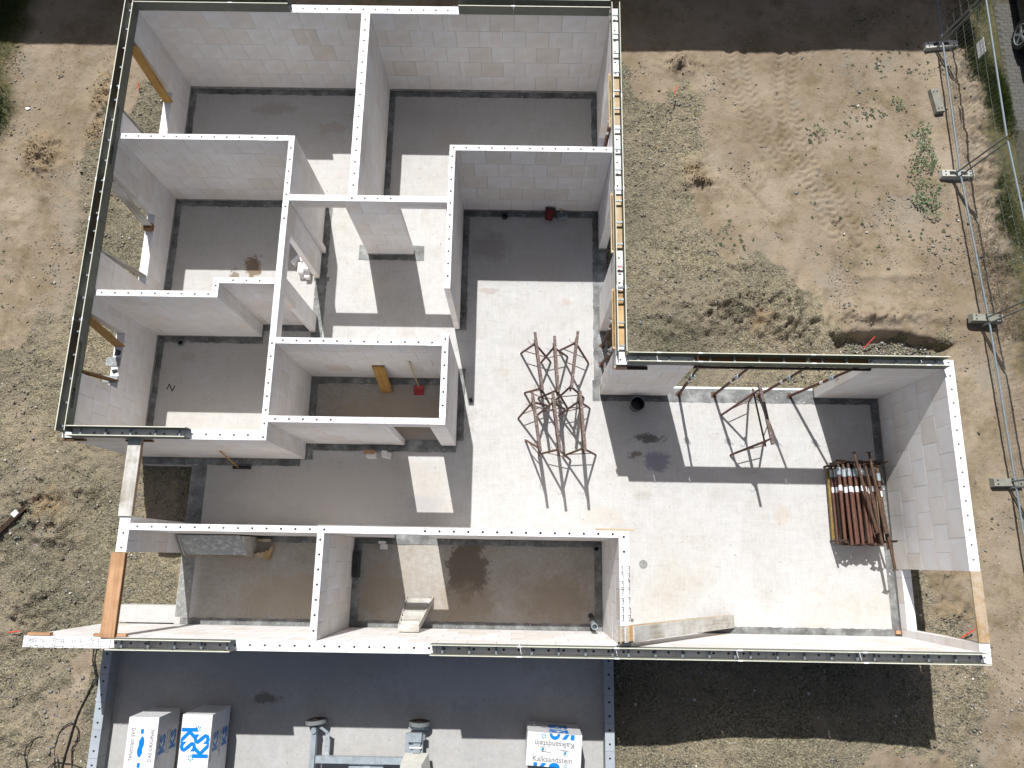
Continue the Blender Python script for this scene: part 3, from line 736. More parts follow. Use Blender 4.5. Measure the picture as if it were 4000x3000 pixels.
WALLN = [0]
def wall(label, ax, c0, c1, a, b, phase, openings=(), nohole=(), z0=0.0, courses=5, base=0.09, top=None, strip_iv=None, strips=(0.14, 0.14), strip_ext=(0, 0), jit=True, blockmat=None, lintels=True):
    """a run of sand-lime blocks; ax 'x' or 'y', c0..c1 across, a..b along; openings (a0,a1,zlo,zhi)"""
    t = c1 - c0; cc = (c0 + c1) / 2; WALLN[0] += 1
    if ax == 'x': root = thing("masonry_wall", label, "wall", (0, cc, z0), 0.0)
    else: root = thing("masonry_wall", label, "wall", (cc, 0, z0), math.pi / 2)
    g = 0.005
    core = MB(); lin = []
    def put(u0, u1, zb, zt, holes, kind='block'):
        if u1 - u0 < 0.02 or zt - zb < 0.02: return
        hl = None
        L = u1 - u0 - g; mid = (u0 + u1) / 2
        if holes:
            hs = []
            k0 = math.ceil((u0 + 0.05 - hole0) / 0.25); kk = k0
            while hole0 + 0.25 * kk < u1 - 0.05:
                hs.append(round(hole0 + 0.25 * kk - mid, 3)); kk += 1
            hl = tuple(hs) if hs else None
        me_ = block_mesh(L, t, zt - zb - g, hl)
        dy = (rnd.uniform(-1, 1) * 0.0014) if jit else 0
        o = link(kind, me_, root, (mid, dy, (zb + zt) / 2 + (rnd.uniform(-.0015, .001) if holes else 0)))
    hole0 = phase
    zs = [base + 0.5 * k_ for k_ in range(courses + 1)]
    ztop = zs[-1]
    for k_ in range(courses):
        zb, zt = zs[k_], zs[k_ + 1]; topc = k_ == courses - 1
        js = phase - 0.125 + (0.25 if (courses - 1 - k_) % 2 else 0.0)
        ivs = [(a, b)]
        for (o0, o1, zl, zh) in openings:
            if zh <= zb + .02 or zl >= zt - .02: continue
            nv = []
            for (p, q_) in ivs:
                if o1 <= p or o0 >= q_: nv.append((p, q_)); continue
                if o0 > p: nv.append((p, o0))
                if o1 < q_: nv.append((o1, q_))
            ivs = nv
            lo, hi = max(a, o0), min(b, o1)
            if zl > zb + .02:
                u = lo
                while u < hi - .01:
                    e = min(hi, u + .5); put(u, e, zb, zl, False); u = e
                core.b2(lo, hi, -t / 2 + .01, t / 2 - .01, zb, zl - .006)
            if zh < zt - .05:
                zm_ = zh + (zt - zh) * 0.5
                put(lo + .0, hi, zh, zm_, False, 'lintel')
                u = lo
                while u < hi - .01:
                    e = min(hi, (math.floor((u - js) / .5 + 1e-6) + 1) * .5 + js)
                    if e - u < .12: e = min(hi, e + .5)
                    put(u, e, zm_, zt, False); u = e
                core.b2(lo, hi, -t / 2 + .01, t / 2 - .01, zh + .006, zt - .0061 if False else (zt - .22 if topc and zt - .22 > zh + .01 else zh + .02))
        for (p, q_) in ivs:
            u = p
            while u < q_ - .004:
                e = (math.floor((u - js) / .5 + 1e-6) + 1) * .5 + js
                if e - u < .08: e += .5
                if q_ - e < .08: e = q_
                e = min(e, q_)
                hh = topc and not any(n0_ <= (u + e) / 2 <= n1_ for n0_, n1_ in nohole)
                put(u, e, zb, zt, hh); u = e
            core.b2(p + .006, q_ - .006, -t / 2 + .01, t / 2 - .01, zb, (zt - .22) if topc else zt)
    core.obj("mortar_bed", MT['core'], root)
    # levelling course and bitumen strip, cut at door openings
    ivs = [(a, b)]
    for (o0, o1, zl, zh) in openings:
        if zl > .1: continue
        nv = []
        for (p, q_) in ivs:
            if o1 <= p or o0 >= q_: nv.append((p, q_)); continue
            if o0 > p: nv.append((p, o0))
            if o1 < q_: nv.append((o1, q_))
        ivs = nv
    if base > 0.02:
        bm_ = MB()
        for p, q_ in ivs: bm_.b2(p + .002, q_ - .002, -t / 2 + .003, t / 2 - .003, .001, base - .003)
        bm_.obj("base_course", MT['base'], root)
    if strips:
        s0, s1 = strips; zz = 0.002 + WALLN[0] * 0.0006
        ms = MB()
        for (u0, u1) in (strip_iv or [(a, b)]):
            # slightly ragged outer edges
            nn = max(2, int((u1 - u0) / .07)); us = [u0 + (u1 - u0) * i / nn for i in range(nn + 1)]
            lo = [(u, -t / 2 - s0 * (1 + (rnd.uniform(-.10, .07) if s0 else 0)), zz) for u in us]; hi = [(u, t / 2 + s1 * (1 + (rnd.uniform(-.10, .07) if s1 else 0)), zz) for u in us]
            ms.add(lo + hi, [(i, i + 1, nn + 2 + i, nn + 1 + i) for i in range(nn)])
        ms.obj("bitumen_strip", MT['bitumen'], root)
    return root

W = {}
W['N'] = wall("long back wall with tall shell boards at both ends and bare holed top between them", 'x', 10.915, 11.10, -8.10, 2.0, -4.53, strips=(.15, 0))
W['W'] = wall("outer wall with three gravel-side window openings under a full-length shell", 'y', -8.10, -7.92, 1.98, 10.913, 3.42, openings=[(8.54, 10.19, .86, 2.57), (5.55, 7.17, .86, 2.57), (3.17, 4.31, 1.37, 2.57)], nohole=[(1, 11)], strips=(.13, 0))
W['E'] = wall("outer wall beside the sandy yard with three openings and white tops between shell boards", 'y', 1.82, 1.995, 3.668, 10.913, 4.07, openings=[(8.40, 9.50, .33, 2.565), (5.72, 6.87, 0, 2.565), (3.82, 4.92, 0, 2.565)], strips=(0, .13))
W['Y'] = wall("wall of the extension with the wide opening held up by four steel props", 'x', 3.485, 3.665, 1.82, 7.79, 2.15, openings=[(3.25, 6.43, 0, 2.56)], strips=(.13, 0), nohole=[])
W['X'] = wall("end wall of the extension standing nearest the wire fence", 'y', 7.792, 7.975, -1.384, 3.665, .11, openings=[(-1.24, -.08, .33, 2.566)], strips=(0, .14))
W['B'] = wall("longest sunlit wall running between the rooms and the garage slab", 'x', -1.565, -1.385, -6.73, 7.975, -4.14, strips=(0, .13))
W['B2'] = wall("free-standing wall stub on the gravel with wire stirrups in its top", 'x', -1.566, -1.386, -8.20, -6.735, -7.9, z0=-.0, nohole=[(-9, -6)], strips=None)
W['S'] = wall("wall above the entrance niche with a short shell on its corner", 'x', 1.985, 2.168, -7.918, -4.564, -5.78, strips=(.15, .0))
W['P1'] = wall("thin partition with two mortar-filled holes next to the long outer shell, below the top left room", 'x', 7.955, 8.07, -7.918, -4.564, -7.54, strips=(.14, .0))
W['C1'] = wall("thin spine partition with two door openings beside the hall", 'y', -4.562, -4.447, 1.985, 8.07, 3.29, openings=[(5.18, 6.07, 0, 2.29), (3.96, 4.80, 0, 2.29)], nohole=[(3.9, 6.3)], strips=(.14, .0))
W['P2'] = wall("short-span partition over two doorways with a pier in its middle", 'x', 6.67, 6.795, -4.443, -1.382, -3.98, openings=[(-4.36, -3.41, 0, 2.30), (-2.36, -1.43, 0, 2.30)], nohole=[(-4.5, -3.6), (-2.3, -1.9)], strip_iv=[(-3.62, -2.14)], strips=(.12, .12))
W['M'] = wall("thicker wall dividing the two big back rooms", 'y', -3.31, -3.13, 6.80, 10.913, 6.76, strips=(.13, .0))
W['E1'] = wall("thin partition ending in an open toothed end above the trestles' room", 'y', -1.38, -1.265, 4.91, 7.79, 4.66, strips=(.14, .0))
W['P3'] = wall("thin partition closing the room with the red bucket", 'x', 7.792, 7.91, -1.38, 1.818, -1.05, strips=(.14, .0))
W['P4'] = wall("thin partition with two filled holes ending in a corner step", 'x', 4.67, 4.787, -7.918, -5.61, -7.54, strips=(.14, .0))
W['P4s'] = wall("very short partition piece making the corner step", 'y', -5.727, -5.612, 4.791, 5.068, 4.9, strips=None)
W['P4b'] = wall("short partition between the corner step and the spine wall", 'x', 4.953, 5.068, -5.608, -4.566, -5.35, strips=(.12, .0))
W['Q'] = wall("rear partition of the small room with the red shovel", 'x', 3.79, 3.907, -4.443, -1.379, -4.06, strips=(.14, .0))
W['E2'] = wall("free end partition of the small room facing the trestles", 'y', -1.375, -1.26, 2.438, 4.03, 3.67, strips=(.15, .0))
W['R'] = wall("front partition of the small room with the low doorway", 'x', 2.32, 2.436, -4.443, -1.26, -4.07, openings=[(-2.35, -1.57, 0, 2.30)], nohole=[(-3.0, -1.3)], strips=(.14, .0))
W['T'] = wall("long thin partition between corridor and store rooms", 'x', .385, .502, -6.67, 1.808, -6.04, openings=[(-2.46, -1.60, 0, 2.31)], nohole=[(-3.0, -1.9)], strips=(.13, .0))
W['PI'] = wall("small pier between the grey board and the orange board", 'y', -6.86, -6.675, .01, .615, .33, strips=None)
W['U'] = wall("thin partition dividing the two store rooms", 'y', -3.405, -3.285, -1.381, .383, .02, strips=(.16, .0))
W['V'] = wall("thicker end wall of the store room with wire stirrups in its top", 'y', 1.812, 1.99, -1.381, .505, .15, nohole=[(-.99, -.04)], strips=(.0, .0))
def low_wall(label, c0, c1, ph):
    return wall(label, 'y', c0, c1, -7.0, -1.57, ph, z0=0.0, courses=1, base=-.16, strips=None)
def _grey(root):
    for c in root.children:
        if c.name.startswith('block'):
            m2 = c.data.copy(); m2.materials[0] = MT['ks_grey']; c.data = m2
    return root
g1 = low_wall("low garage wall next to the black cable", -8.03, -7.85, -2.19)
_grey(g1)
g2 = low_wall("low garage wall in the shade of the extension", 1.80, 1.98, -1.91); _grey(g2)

# threshold strips across the wide opening and the doors, slab rim darkened with bitumen
def strip(x0_, x1_, y0_, y1_, z):
    o = MB().add([(x0_, y0_, z), (x1_, y0_, z), (x1_, y1_, z), (x0_, y1_, z)], [(0, 1, 2, 3)]).obj("bitumen_strip", MT['bitumen']); structure(o)
strip(-6.845, -6.53, .52, 1.83, .0008); strip(1.66, 1.815, -1.25, .37, .0009); strip(7.65, 7.788, -1.25, 3.34, .0011); strip(1.66, 1.815, 3.35, 3.82, .0012)
structure(MB().add([(-6.845, -1.25, .001), (-6.56, -1.25, .001), (-6.56, .0, .001), (-6.845, .0, .001)], [(0, 1, 2, 3)]).obj("slab_rim", MT['base']))
strip(-4.6, -4.25, 6.02, 6.12, .0013)

for zc in (.35, .95, 1.55, 2.1):
    for vv in (-.03, .03):
        o = MB().b2(3.56 + vv, 3.575 + vv, .0875, .0885, zc - .09, zc + .12).obj("anchor_slot", MT['galv_dark'], W['Y'])
        o.matrix_local = W['Y'].matrix_basis.inverted() @ Matrix.Translation((1.818 - .0875 - .0005, 0, 0)) @ Matrix(((0, 1, 0, 0), (1, 0, 0, 0), (0, 0, 1, 0), (0, 0, 0, 1)))
# window sills of white blocks
def sill(x0_, x1_, y0_, y1_, z, parent):
    pass

# stirrups in wall tops
def stirrup_mesh():
    mb = MB(); r = .0035
    mb.path([(0, -.055, 0), (0, -.055, .05), (.10, -.055, .062)], r, 4); mb.path([(0, .055, 0), (0, .055, .05), (.10, .055, .062)], r, 4); mb.path([(0, -.055, .05), (0, .055, .05)], r, 4)
    return mb.mesh("stirrup", MT['black'])
SM = stirrup_mesh()
for i, x in enumerate((-8.06, -7.96, -7.84, -7.66, -7.52, -7.34, -7.20, -7.04, -6.90)):
    link("stirrup", SM, W['B2'], mtx=Matrix.Translation((x, rnd.uniform(-.02, .02), T + .0)) @ Matrix.Rotation(math.pi + rnd.uniform(-.25, .25), 4, 'Z'))
mbv = MB(); mbv.path([(0, 0, 0), (0, .012, .05), (.10, .0, .062)], .0045, 4); mbv.path([(0, .012, .05), (.005, -.035, .055)], .0045, 4); SV = mbv.mesh("stirrup", MT['black'])
for i, y in enumerate((-.10, -.2, -.33, -.45, -.6, -.76, -.88)):
    for vv in (-.065, .045):
        link("stirrup", SV, W['V'], mtx=Matrix.Translation((y + rnd.uniform(-.02, .02), vv, T)) @ Matrix.Rotation(math.pi + rnd.uniform(-.15, .15), 4, 'Z'))

# ------------------------------------------------------------------ formwork shells on the wall tops
FZ0, FZ1 = T + .001, T + .241
def formwork(label, ax, c0, c1, a, b, spacers, open_ends=(0, 0), inner_cut=(0, 0), text=None, clip_end=True):
    """two fibre-cement boards standing on the wall edges, tied by steel brackets"""
    cc = (c0 + c1) / 2; t = c1 - c0
    root = thing("formwork_shell", label, "formwork", (0, cc, 0) if ax == 'x' else (cc, 0, 0), 0 if ax == 'x' else math.pi / 2, group="shell boards for the ring beam on the wall tops")
    th = .016
    for k_, (v0, v1, cu) in enumerate(((-t / 2 + .002, -t / 2 + .002 + th, inner_cut), (t / 2 - .002 - th, t / 2 - .002, open_ends))):
        p = MB().b2(a + .003 + cu[0], b - .003 + cu[1], v0, v1, FZ0, FZ1 - .004).obj("panel", MT['form'], root)
        MB().b2(a + .003 + cu[0], b - .003 + cu[1], v0, v1, FZ1 - .004, FZ1).obj("panel_edge_sunlit", MT['form_edge_sunlit'], p)  # pale strip paints sunlight onto the board's top edge
        if clip_end:
            MB().b2(b - .045, b + .035, v0 - .003, v1 + .003, FZ1 + .001, FZ1 + .004).obj("joint_clip", MT['clip'], p)
    mats = MT['galv']
    if 'sp' not in MESH: MESH['sp'] = {}
    key = round(t, 3)
    if key not in MESH['sp']:
        m1 = MB(); w = t / 2 - .02
        m1.b2(-.016, .016, -w, w, T + .105, T + .108)
        m1.b2(-.016, -.012, -w, w, T + .08, T + .108); m1.b2(.012, .016, -w, w, T + .08, T + .108)
        m2 = MB(); m2.b2(-.010, .010, -w, -w + .006, T + .02, T + .20)
        for q_ in range(5):
            yy = -w + .02 + q_ * (2 * w - .04) / 4
            m2.b2(-.008, .008, yy - .006, yy + .006, T + .1085, T + .1095)
        MESH['sp'][key] = (m1.mesh("spacer", MT['galv']), m2.mesh("spacer_leg", MT['black']))
    s1, s2 = MESH['sp'][key]
    for s in spacers:
        o = link("spacer", s1, root, (s, 0, 0)); link("spacer_leg", s2, o)
    return root
OFF = (.2, .645, 1.09, 1.535, 1.96)
def el(label, ax, c0, c1, a, b, rev=False, **kw):
    L = b - a
    sp = [o for o in OFF if o < L - .02]
    sp = [(b - o) if rev else (a + o) for o in sp]
    return formwork(label, ax, c0, c1, a, b, sp, **kw)
Wc = (-8.10, -7.92); Ec = (1.82, 1.995); Nc = (10.915, 11.10); Yc = (3.485, 3.665); Bc = (-1.565, -1.385); Sc = (1.985, 2.168)
fw = {}
fw[1] = el("shell on the gravel-side wall touching the back corner", 'y', *Wc, 8.945, 11.02, rev=True)
fw[2] = el("shell on the gravel-side wall, second from the back corner, printed with the word Schalungselemente", 'y', *Wc, 6.945, 8.940, rev=True)
fw[3] = el("shortest shell of the gravel-side wall, between two longer ones", 'y', *Wc, 6.125, 6.940, rev=True)
fw[4] = el("shell on the gravel-side wall above the middle window opening", 'y', *Wc, 4.135, 6.120, rev=True)
fw[5] = el("shell on the gravel-side wall ending at the entrance corner, printed with the word Schalungselemente", 'y', *Wc, 2.07, 4.130, rev=True, clip_end=True)
el("shell on the back wall touching its left corner", 'x', *Nc, -7.91, -5.945)
el("cut shell on the back wall next to the bare block tops", 'x', *Nc, -5.940, -4.77, clip_end=False)
el("cut shell on the back wall right of the bare block tops", 'x', *Nc, -1.30, -.175)
el("shell on the back wall touching its right corner", 'x', *Nc, -.170, 1.80, clip_end=False)
el("shell on the yard-side wall touching the back corner", 'y', *Ec, 8.905, 11.06, rev=True, clip_end=False)
el("shell on the yard-side wall at the upper opening", 'y', *Ec, 6.905, 8.900, rev=True)
el("shell on the yard-side wall above the middle opening", 'y', *Ec, 4.905, 6.900, rev=True)
el("shell on the yard-side wall ending at the inner corner", 'y', *Ec, 3.67, 4.900, rev=True, inner_cut=(.0, 0))
el("short shell on the propped wall next to the inner corner", 'x', *Yc, 2.01, 2.565)
el("second short shell on the propped wall above the first prop", 'x', *Yc, 2.570, 3.305)
el("long shell over the middle of the wide propped opening", 'x', *Yc, 3.310, 5.335)
el("shell over the right half of the wide propped opening", 'x', *Yc, 5.340, 7.385)
el("stub shell at the outer end of the propped wall", 'x', *Yc, 7.390, 7.79, clip_end=False)
el("short shell above the entrance niche with the grey board against it", 'x', *Sc, -7.915, -5.80, clip_end=False)
el("shell on the sunlit wall next to the stirrup stub", 'x', *Bc, -6.69, -4.63, clip_end=False)
el("shell beginning right of the bare tops on the sunlit wall", 'x', *Bc, -1.355, .120)
el("shell on the sunlit wall ending under the stacked boards", 'x', *Bc, .125, 1.720)
el("shell on the sunlit wall starting under the stacked boards", 'x', *Bc, 1.725, 3.735)
el("shell on the sunlit wall in front of the propped opening", 'x', *Bc, 3.740, 5.780)
el("shell at the far end of the sunlit wall towards the fence", 'x', *Bc, 5.785, 7.82, clip_end=False)

def face_east(x, y, z):   # text reading towards +y, letters' tops up, facing +x
    return Matrix(((0, 0, 1, 0), (1, 0, 0, 0), (0, 1, 0, 0), (0, 0, 0, 1)))
for key, ytext, ylogo in ((2, 8.04, 7.50), (5, 3.22, 2.68)):
    r = fw[key]; inv = r.matrix_basis.inverted()
    mt = Matrix.Translation((-7.9195, ytext, T + .155)) @ face_east(0, 0, 0)
    text_obj("lettering", "Schalungselemente®", .125, MT['print_dark'], r, inv @ mt, bold=.0012, sx=.98)
    lo = MB()
    pts = [(.155 + .037 * math.cos(a_), .037 * math.sin(a_)) for a_ in np.linspace(-math.pi / 2, math.pi / 2, 9)] + [(-.155 + .037 * math.cos(a_), .037 * math.sin(a_)) for a_ in np.linspace(math.pi / 2, 3 * math.pi / 2, 9)]
    lo.add([(x, y, 0) for x, y in pts], [tuple(range(len(pts)))])
    link("logo", lo.mesh("logo", MT['print_dark']), r, mtx=inv @ Matrix.Translation((-7.9195, ylogo, T + .145)) @ face_east(0, 0, 0))
    lt = MB()
    for bx in (-.115, -.035, .04, .115):
        lt.add([(bx - .028, -.02, .0006), (bx - .018, -.02, .0006), (bx - .018, .02, .0006), (bx - .028, .02, .0006)], [(0, 1, 2, 3)])
        lt.add([(bx - .018, .01, .0006), (bx + .02, .01, .0006), (bx + .02, .02, .0006), (bx - .018, .02, .0006)], [(0, 1, 2, 3)])
    link("logo_letters", lt.mesh("logo_letters", MT['form']), r, mtx=inv @ Matrix.Translation((-7.9193, ylogo, T + .145)) @ face_east(0, 0, 0))

# ------------------------------------------------------------------ timber on and in the walls
plank("timber_board", (-6.765, .617, T + .022), (-6.765, 1.97, T + .022), .235, .035, MT['wood_grey'], label="grey cement-stained board bridging the entrance gap", cat="board")
for dx in (-.10, .10):
    plank("edge_batten", (-6.765 + dx * 1.0, .63, T - .03), (-6.765 + dx * 1.0, 1.96, T - .03), .028, .06, MT['wood_orange'], label=("left" if dx < 0 else "right") + " timber batten under the grey entrance board", cat="batten")
plank("timber_board", (-6.785, .0, T + .022), (-6.785, -1.39, T + .022), .245, .035, MT['wood_orange'], label="fresh orange board bridging the gap to the sunlit wall", cat="board")
plank("edge_batten", (-6.68, -.01, T - .03), (-6.68, -1.37, T - .03), .028, .06, MT['wood_old'], label="timber batten under the orange board", cat="batten")
def nails(x, y, d):
    pass
plank("timber_board", (7.883, -.085, T + .0), (7.883, -1.235, T + .0), .185, .045, MT['wood_beam'], label="weathered beam over the window opening nearest the fence", cat="beam")
plank("batten", (-8.13, 1.955, 2.50), (-7.72, 1.955, 2.50), .08, .035, MT['wood_old'], up=(0, 1, 0), label="short batten under the shell at the entrance corner", cat="batten")
plank("batten", (-6.98, 1.955, 2.50), (-6.50, 1.955, 2.50), .08, .035, MT['wood_old'], up=(0, 1, 0), label="short batten behind the end of the grey board", cat="batten")
plank("batten", (-8.16, -1.355, 2.52), (-7.78, -1.355, 2.52), .09, .045, MT['wood_orange'], up=(0, 1, 0), label="short orange batten on the stirrup stub", cat="batten")
plank("batten", (-7.05, -1.355, 2.52), (-6.50, -1.355, 2.52), .09, .045, MT['wood_orange'], up=(0, 1, 0), label="short orange batten under the end of the orange board", cat="batten")
plank("batten", (1.42, .523, T - .02), (2.08, .523, T - .02), .055, .03, MT['wood_pale'], up=(0, 1, 0), label="thin pale batten at the corner of the long corridor wall", cat="batten")
plank("batten", (1.80, 3.455, 2.46), (2.40, 3.455, 2.46), .10, .04, MT['wood_tan'], up=(0, 1, 0), label="short tan batten with a nail at the inner corner", cat="batten")
plank("batten", (1.82, 3.43, 2.53), (2.40, 3.43, 2.53), .05, .03, MT['wood_dark'], label="black strip above the tan batten at the inner corner", cat="batten")
# soffit boards in openings (top 12 mm below the shell)
def soffit(label, p0, p1, w, m, drop=.012):
    plank("soffit_board", (p0[0], p0[1], T - drop), (p1[0], p1[1], T - drop), w, .024, m, label=label, cat="board")
soffit("board closing the top of the first window opening from the back corner", (-8.01, 8.545), (-8.01, 10.185), .172, MT['wood_old'])
soffit("board closing the top of the middle window opening", (-8.01, 5.555), (-8.01, 7.165), .172, MT['wood_old'])
soffit("board closing the top of the window opening nearest the entrance", (-8.01, 3.175), (-8.01, 4.305), .172, MT['wood_old'])
soffit("pale board over the upper opening of the yard-side wall", (1.895, 8.405), (1.895, 9.495), .235, MT['wood_pale'])
soffit("pale board over the middle opening of the yard-side wall", (1.895, 5.725), (1.895, 6.865), .235, MT['wood_pale'])
soffit("orange tan board over the lower opening of the yard-side wall", (1.895, 3.825), (1.895, 4.915), .245, MT['wood_tan'])
for (ya, yb, wh) in ((8.36, 9.56, 'upper'), (5.68, 6.92, 'middle'), (3.78, 4.95, 'lower')):
    plank("edge_batten", (1.787, ya, T - .03), (1.787, yb, T - .03), .05, .06, MT['wood_pale'] if wh != 'lower' else MT['wood_tan'], label="batten along the inner face above the %s opening of the yard-side wall" % wh, cat="batten")
soffit("brown board over the wide propped opening", (3.255, 3.575), (6.425, 3.575), .17, MT['wood_old'])
plank("edge_batten", (3.24, 3.462, T - .03), (6.46, 3.462, T - .03), .035, .07, MT['wood_dark'], label="long dark batten along the wide propped opening", cat="batten")
# boards leaning in the window openings
plank("prop_board", (-7.985, 9.95, .865), (-7.985, 10.10, 2.56), .205, .03, MT['wood_yellow'], up=(0, 1, 0), label="yellow upright board in the window opening nearest the back corner", cat="board")
plank("prop_board", (-8.01, 8.66, .865), (-8.01, 8.60, 2.56), .16, .025, MT['wood_grey'], up=(0, 1, 0), label="grey upright board at the lower side of that first window opening", cat="board")
plank("prop_board", (-7.985, 6.86, 1.01), (-7.985, 7.05, 2.56), .19, .03, MT['wood_grey'], up=(0, 1, 0), label="grey upright board standing on wood scraps in the middle window", cat="board")
plank("wood_block", (-8.0, 6.92, .935), (-8.0, 6.78, .935), .19, .14, MT['wood_old'], label="brown wood scraps under the grey window board", cat="wood block")
plank("prop_board", (-8.01, 5.75, .865), (-8.01, 5.60, 2.56), .165, .03, MT['wood_grey'], up=(0, 1, 0), label="upright board at the lower side of the middle window", cat="board")
plank("prop_board", (-7.985, 4.03, 1.375), (-7.985, 4.22, 2.56), .22, .02, MT['osb'], up=(0, 1, 0), label="chipboard strip standing in the window nearest the entrance", cat="board")
plank("prop_board", (-8.0, 3.32, 1.375), (-8.0, 3.22, 2.56), .19, .03, MT['wood_old'], up=(0, 1, 0), label="dark brown board in the window nearest the entrance", cat="board")
MB().b2(-8.21, -7.93, 3.62, 3.80, 1.372, 1.39).obj("grey_tile", MT['panelgrey'])
tag(bpy.data.objects["grey_tile"], "thin grey board scrap lying on the sill nearest the entrance", "board scrap")
o = MB().b2(-8.22, -7.93, 3.28, 3.42, 1.372, 1.395).obj("grey_tile", MT['panelgrey']); tag(o, "second grey board scrap beside the brown window board", "board scrap")
def scrap(pts, z, label, name="foil_scrap", m=None):
    n_ = len(pts); vs_ = [(x, y, z + rnd.uniform(.002, .02)) for x, y in pts]
    o = MB().add(vs_ + [(x, y, z) for x, y in pts], [tuple(range(n_)), tuple(range(2 * n_ - 1, n_ - 1, -1))] + [(i, i + n_, (i + 1) % n_ + n_, (i + 1) % n_) for i in range(n_)]).obj(name, m or MT['blackplastic'])
    tag(o, label, "scrap")
scrap([(-8.06, 3.98), (-7.94, 3.93), (-7.96, 3.85), (-8.07, 3.84)], 1.374, "larger black foil scrap on the entrance-side window sill")
scrap([(-8.08, 3.54), (-7.97, 3.56), (-7.95, 3.50), (-8.04, 3.46)], 1.374, "smaller black foil scrap on the entrance-side window sill")

# stack of long boards leaning over the end wall of the store room
bd = (Vector((4.45, -1.15, .05)) - Vector((1.99, -1.155, 2.87))); bd.normalize(); bn = Vector((-bd.z, 0, bd.x)).normalized()
BL = ["front board of the leaning stack, its broad cement-grey face fully seen", "second board in the leaning stack, just behind the front one", "third board in the leaning stack", "middle board of the leaning stack",
      "third board from the back of the leaning stack", "second board from the back of the leaning stack", "rearmost board of the leaning stack at the wall top"]
for i in range(7):
    ext = (0, .10, .16, .22, .20, .26, .18)[i]; dn = (0, .04, .0, .05, .02, .06, .03)[i]
    p0 = Vector((1.99, -1.155 - (.012, 0, .02, .0, .03, .01, .06)[i], 2.87)) - bd * ext - bn * (.030 * i); p1 = Vector((4.45, -1.15, .05)) - bn * (.030 * i) - bd * (dn + .030 * i * 1.1)
    plank("timber_board", p0, p1, .245, .027, MT['wood_grey'] if i not in (1, 4) else MT['wood_tan'], up=tuple(bn), label=BL[i], cat="board", group="long boards leaning against the sunlit wall")

# ------------------------------------------------------------------ steel props
def prop_parts(root, zlen, outer=.62, m_out=None, m_in=None, collar=True, label=True, plate=True):
    """a telescopic steel prop along local Z from 0 to zlen, children of root"""
    m_out = m_out or MT['rust_red']; m_in = m_in or MT['rust']
    zo = zlen * outer
    MB().tube((0, 0, .006), (0, 0, zo), .030, 10).obj("outer_tube", m_out, root, smooth=False)
    MB().tube((0, 0, zo), (0, 0, zlen - .006), .024, 10).obj("inner_tube", m_in, root)
    pl = MB(); pl.b2(-.06, .06, -.06, .06, 0, .007); pl.obj("base_plate", MT['rust'], root)
    for sx_ in (-1, 1):
        for sy_ in (-1, 1):
            pass
    MB().b2(-.055, .055, -.055, .055, zlen - .007, zlen).obj("head_plate", MT['rust'], root)
    if collar:
        c = MB().tube((0, 0, zo - .10), (0, 0, zo + .05), .040, 10).obj("collar", MT['galv'], root)
        hn = MB().path([(.04, 0, zo - .06), (.085, 0, zo - .05), (.085, 0, zo + .02), (.04, 0, zo + .03)], .006, 5); hn.obj("handle", MT['galv'], c)
        MB().path([(-.03, 0, zo + .06), (-.08, .01, zo + .07), (-.10, .02, zo + .02), (-.07, .02, zo - .02)], .005, 5).obj("pin", MT['rust'], c)
    if label:
        MB().tube((0, 0, zo - .42), (0, 0, zo - .31), .0312, 10).obj("label_band", MT['white_label'], root)
def prop_obj(label, p0, p1, group=None, spin=0.0, **kw):
    p0 = Vector(p0); p1 = Vector(p1); d = p1 - p0
    root = thing("steel_prop", label, "prop", p0, 0, group)
    root.rotation_euler = (d.to_track_quat('Z', 'Y').to_matrix().to_4x4() @ Matrix.Rotation(spin, 4, 'Z')).to_euler()
    prop_parts(root, d.length, **kw)
    return root
G = "steel props under the opening boards"
for (x, xt), lb in zip(((3.53, 3.40), (4.29, 4.37), (5.26, 5.42), (5.93, 6.35)), ("leftmost of the four props in the wide opening, next to the inner pillar", "second prop from the left in the wide opening", "third prop in the wide opening, behind the lone trestle", "rightmost prop in the wide opening, leaning outward most")):
    prop_obj("steel prop, " + lb, (x, 3.53, .005), (xt, 3.56, T - .028), G, spin=1.2)
prop_obj("red-brown steel prop standing in the lower opening of the yard-side wall", (1.89, 4.60, .005), (1.90, 4.66, T - .028), G, spin=2.6)
prop_obj("red-brown steel prop leaning at the inner corner pillar", (1.86, 4.17, .005), (1.90, 4.0, T - .028), G, spin=3.0)
prop_obj("red-brown steel prop in the upper opening of the yard-side wall", (1.90, 9.04, .335), (1.90, 9.0, T - .028), G, spin=2.6)

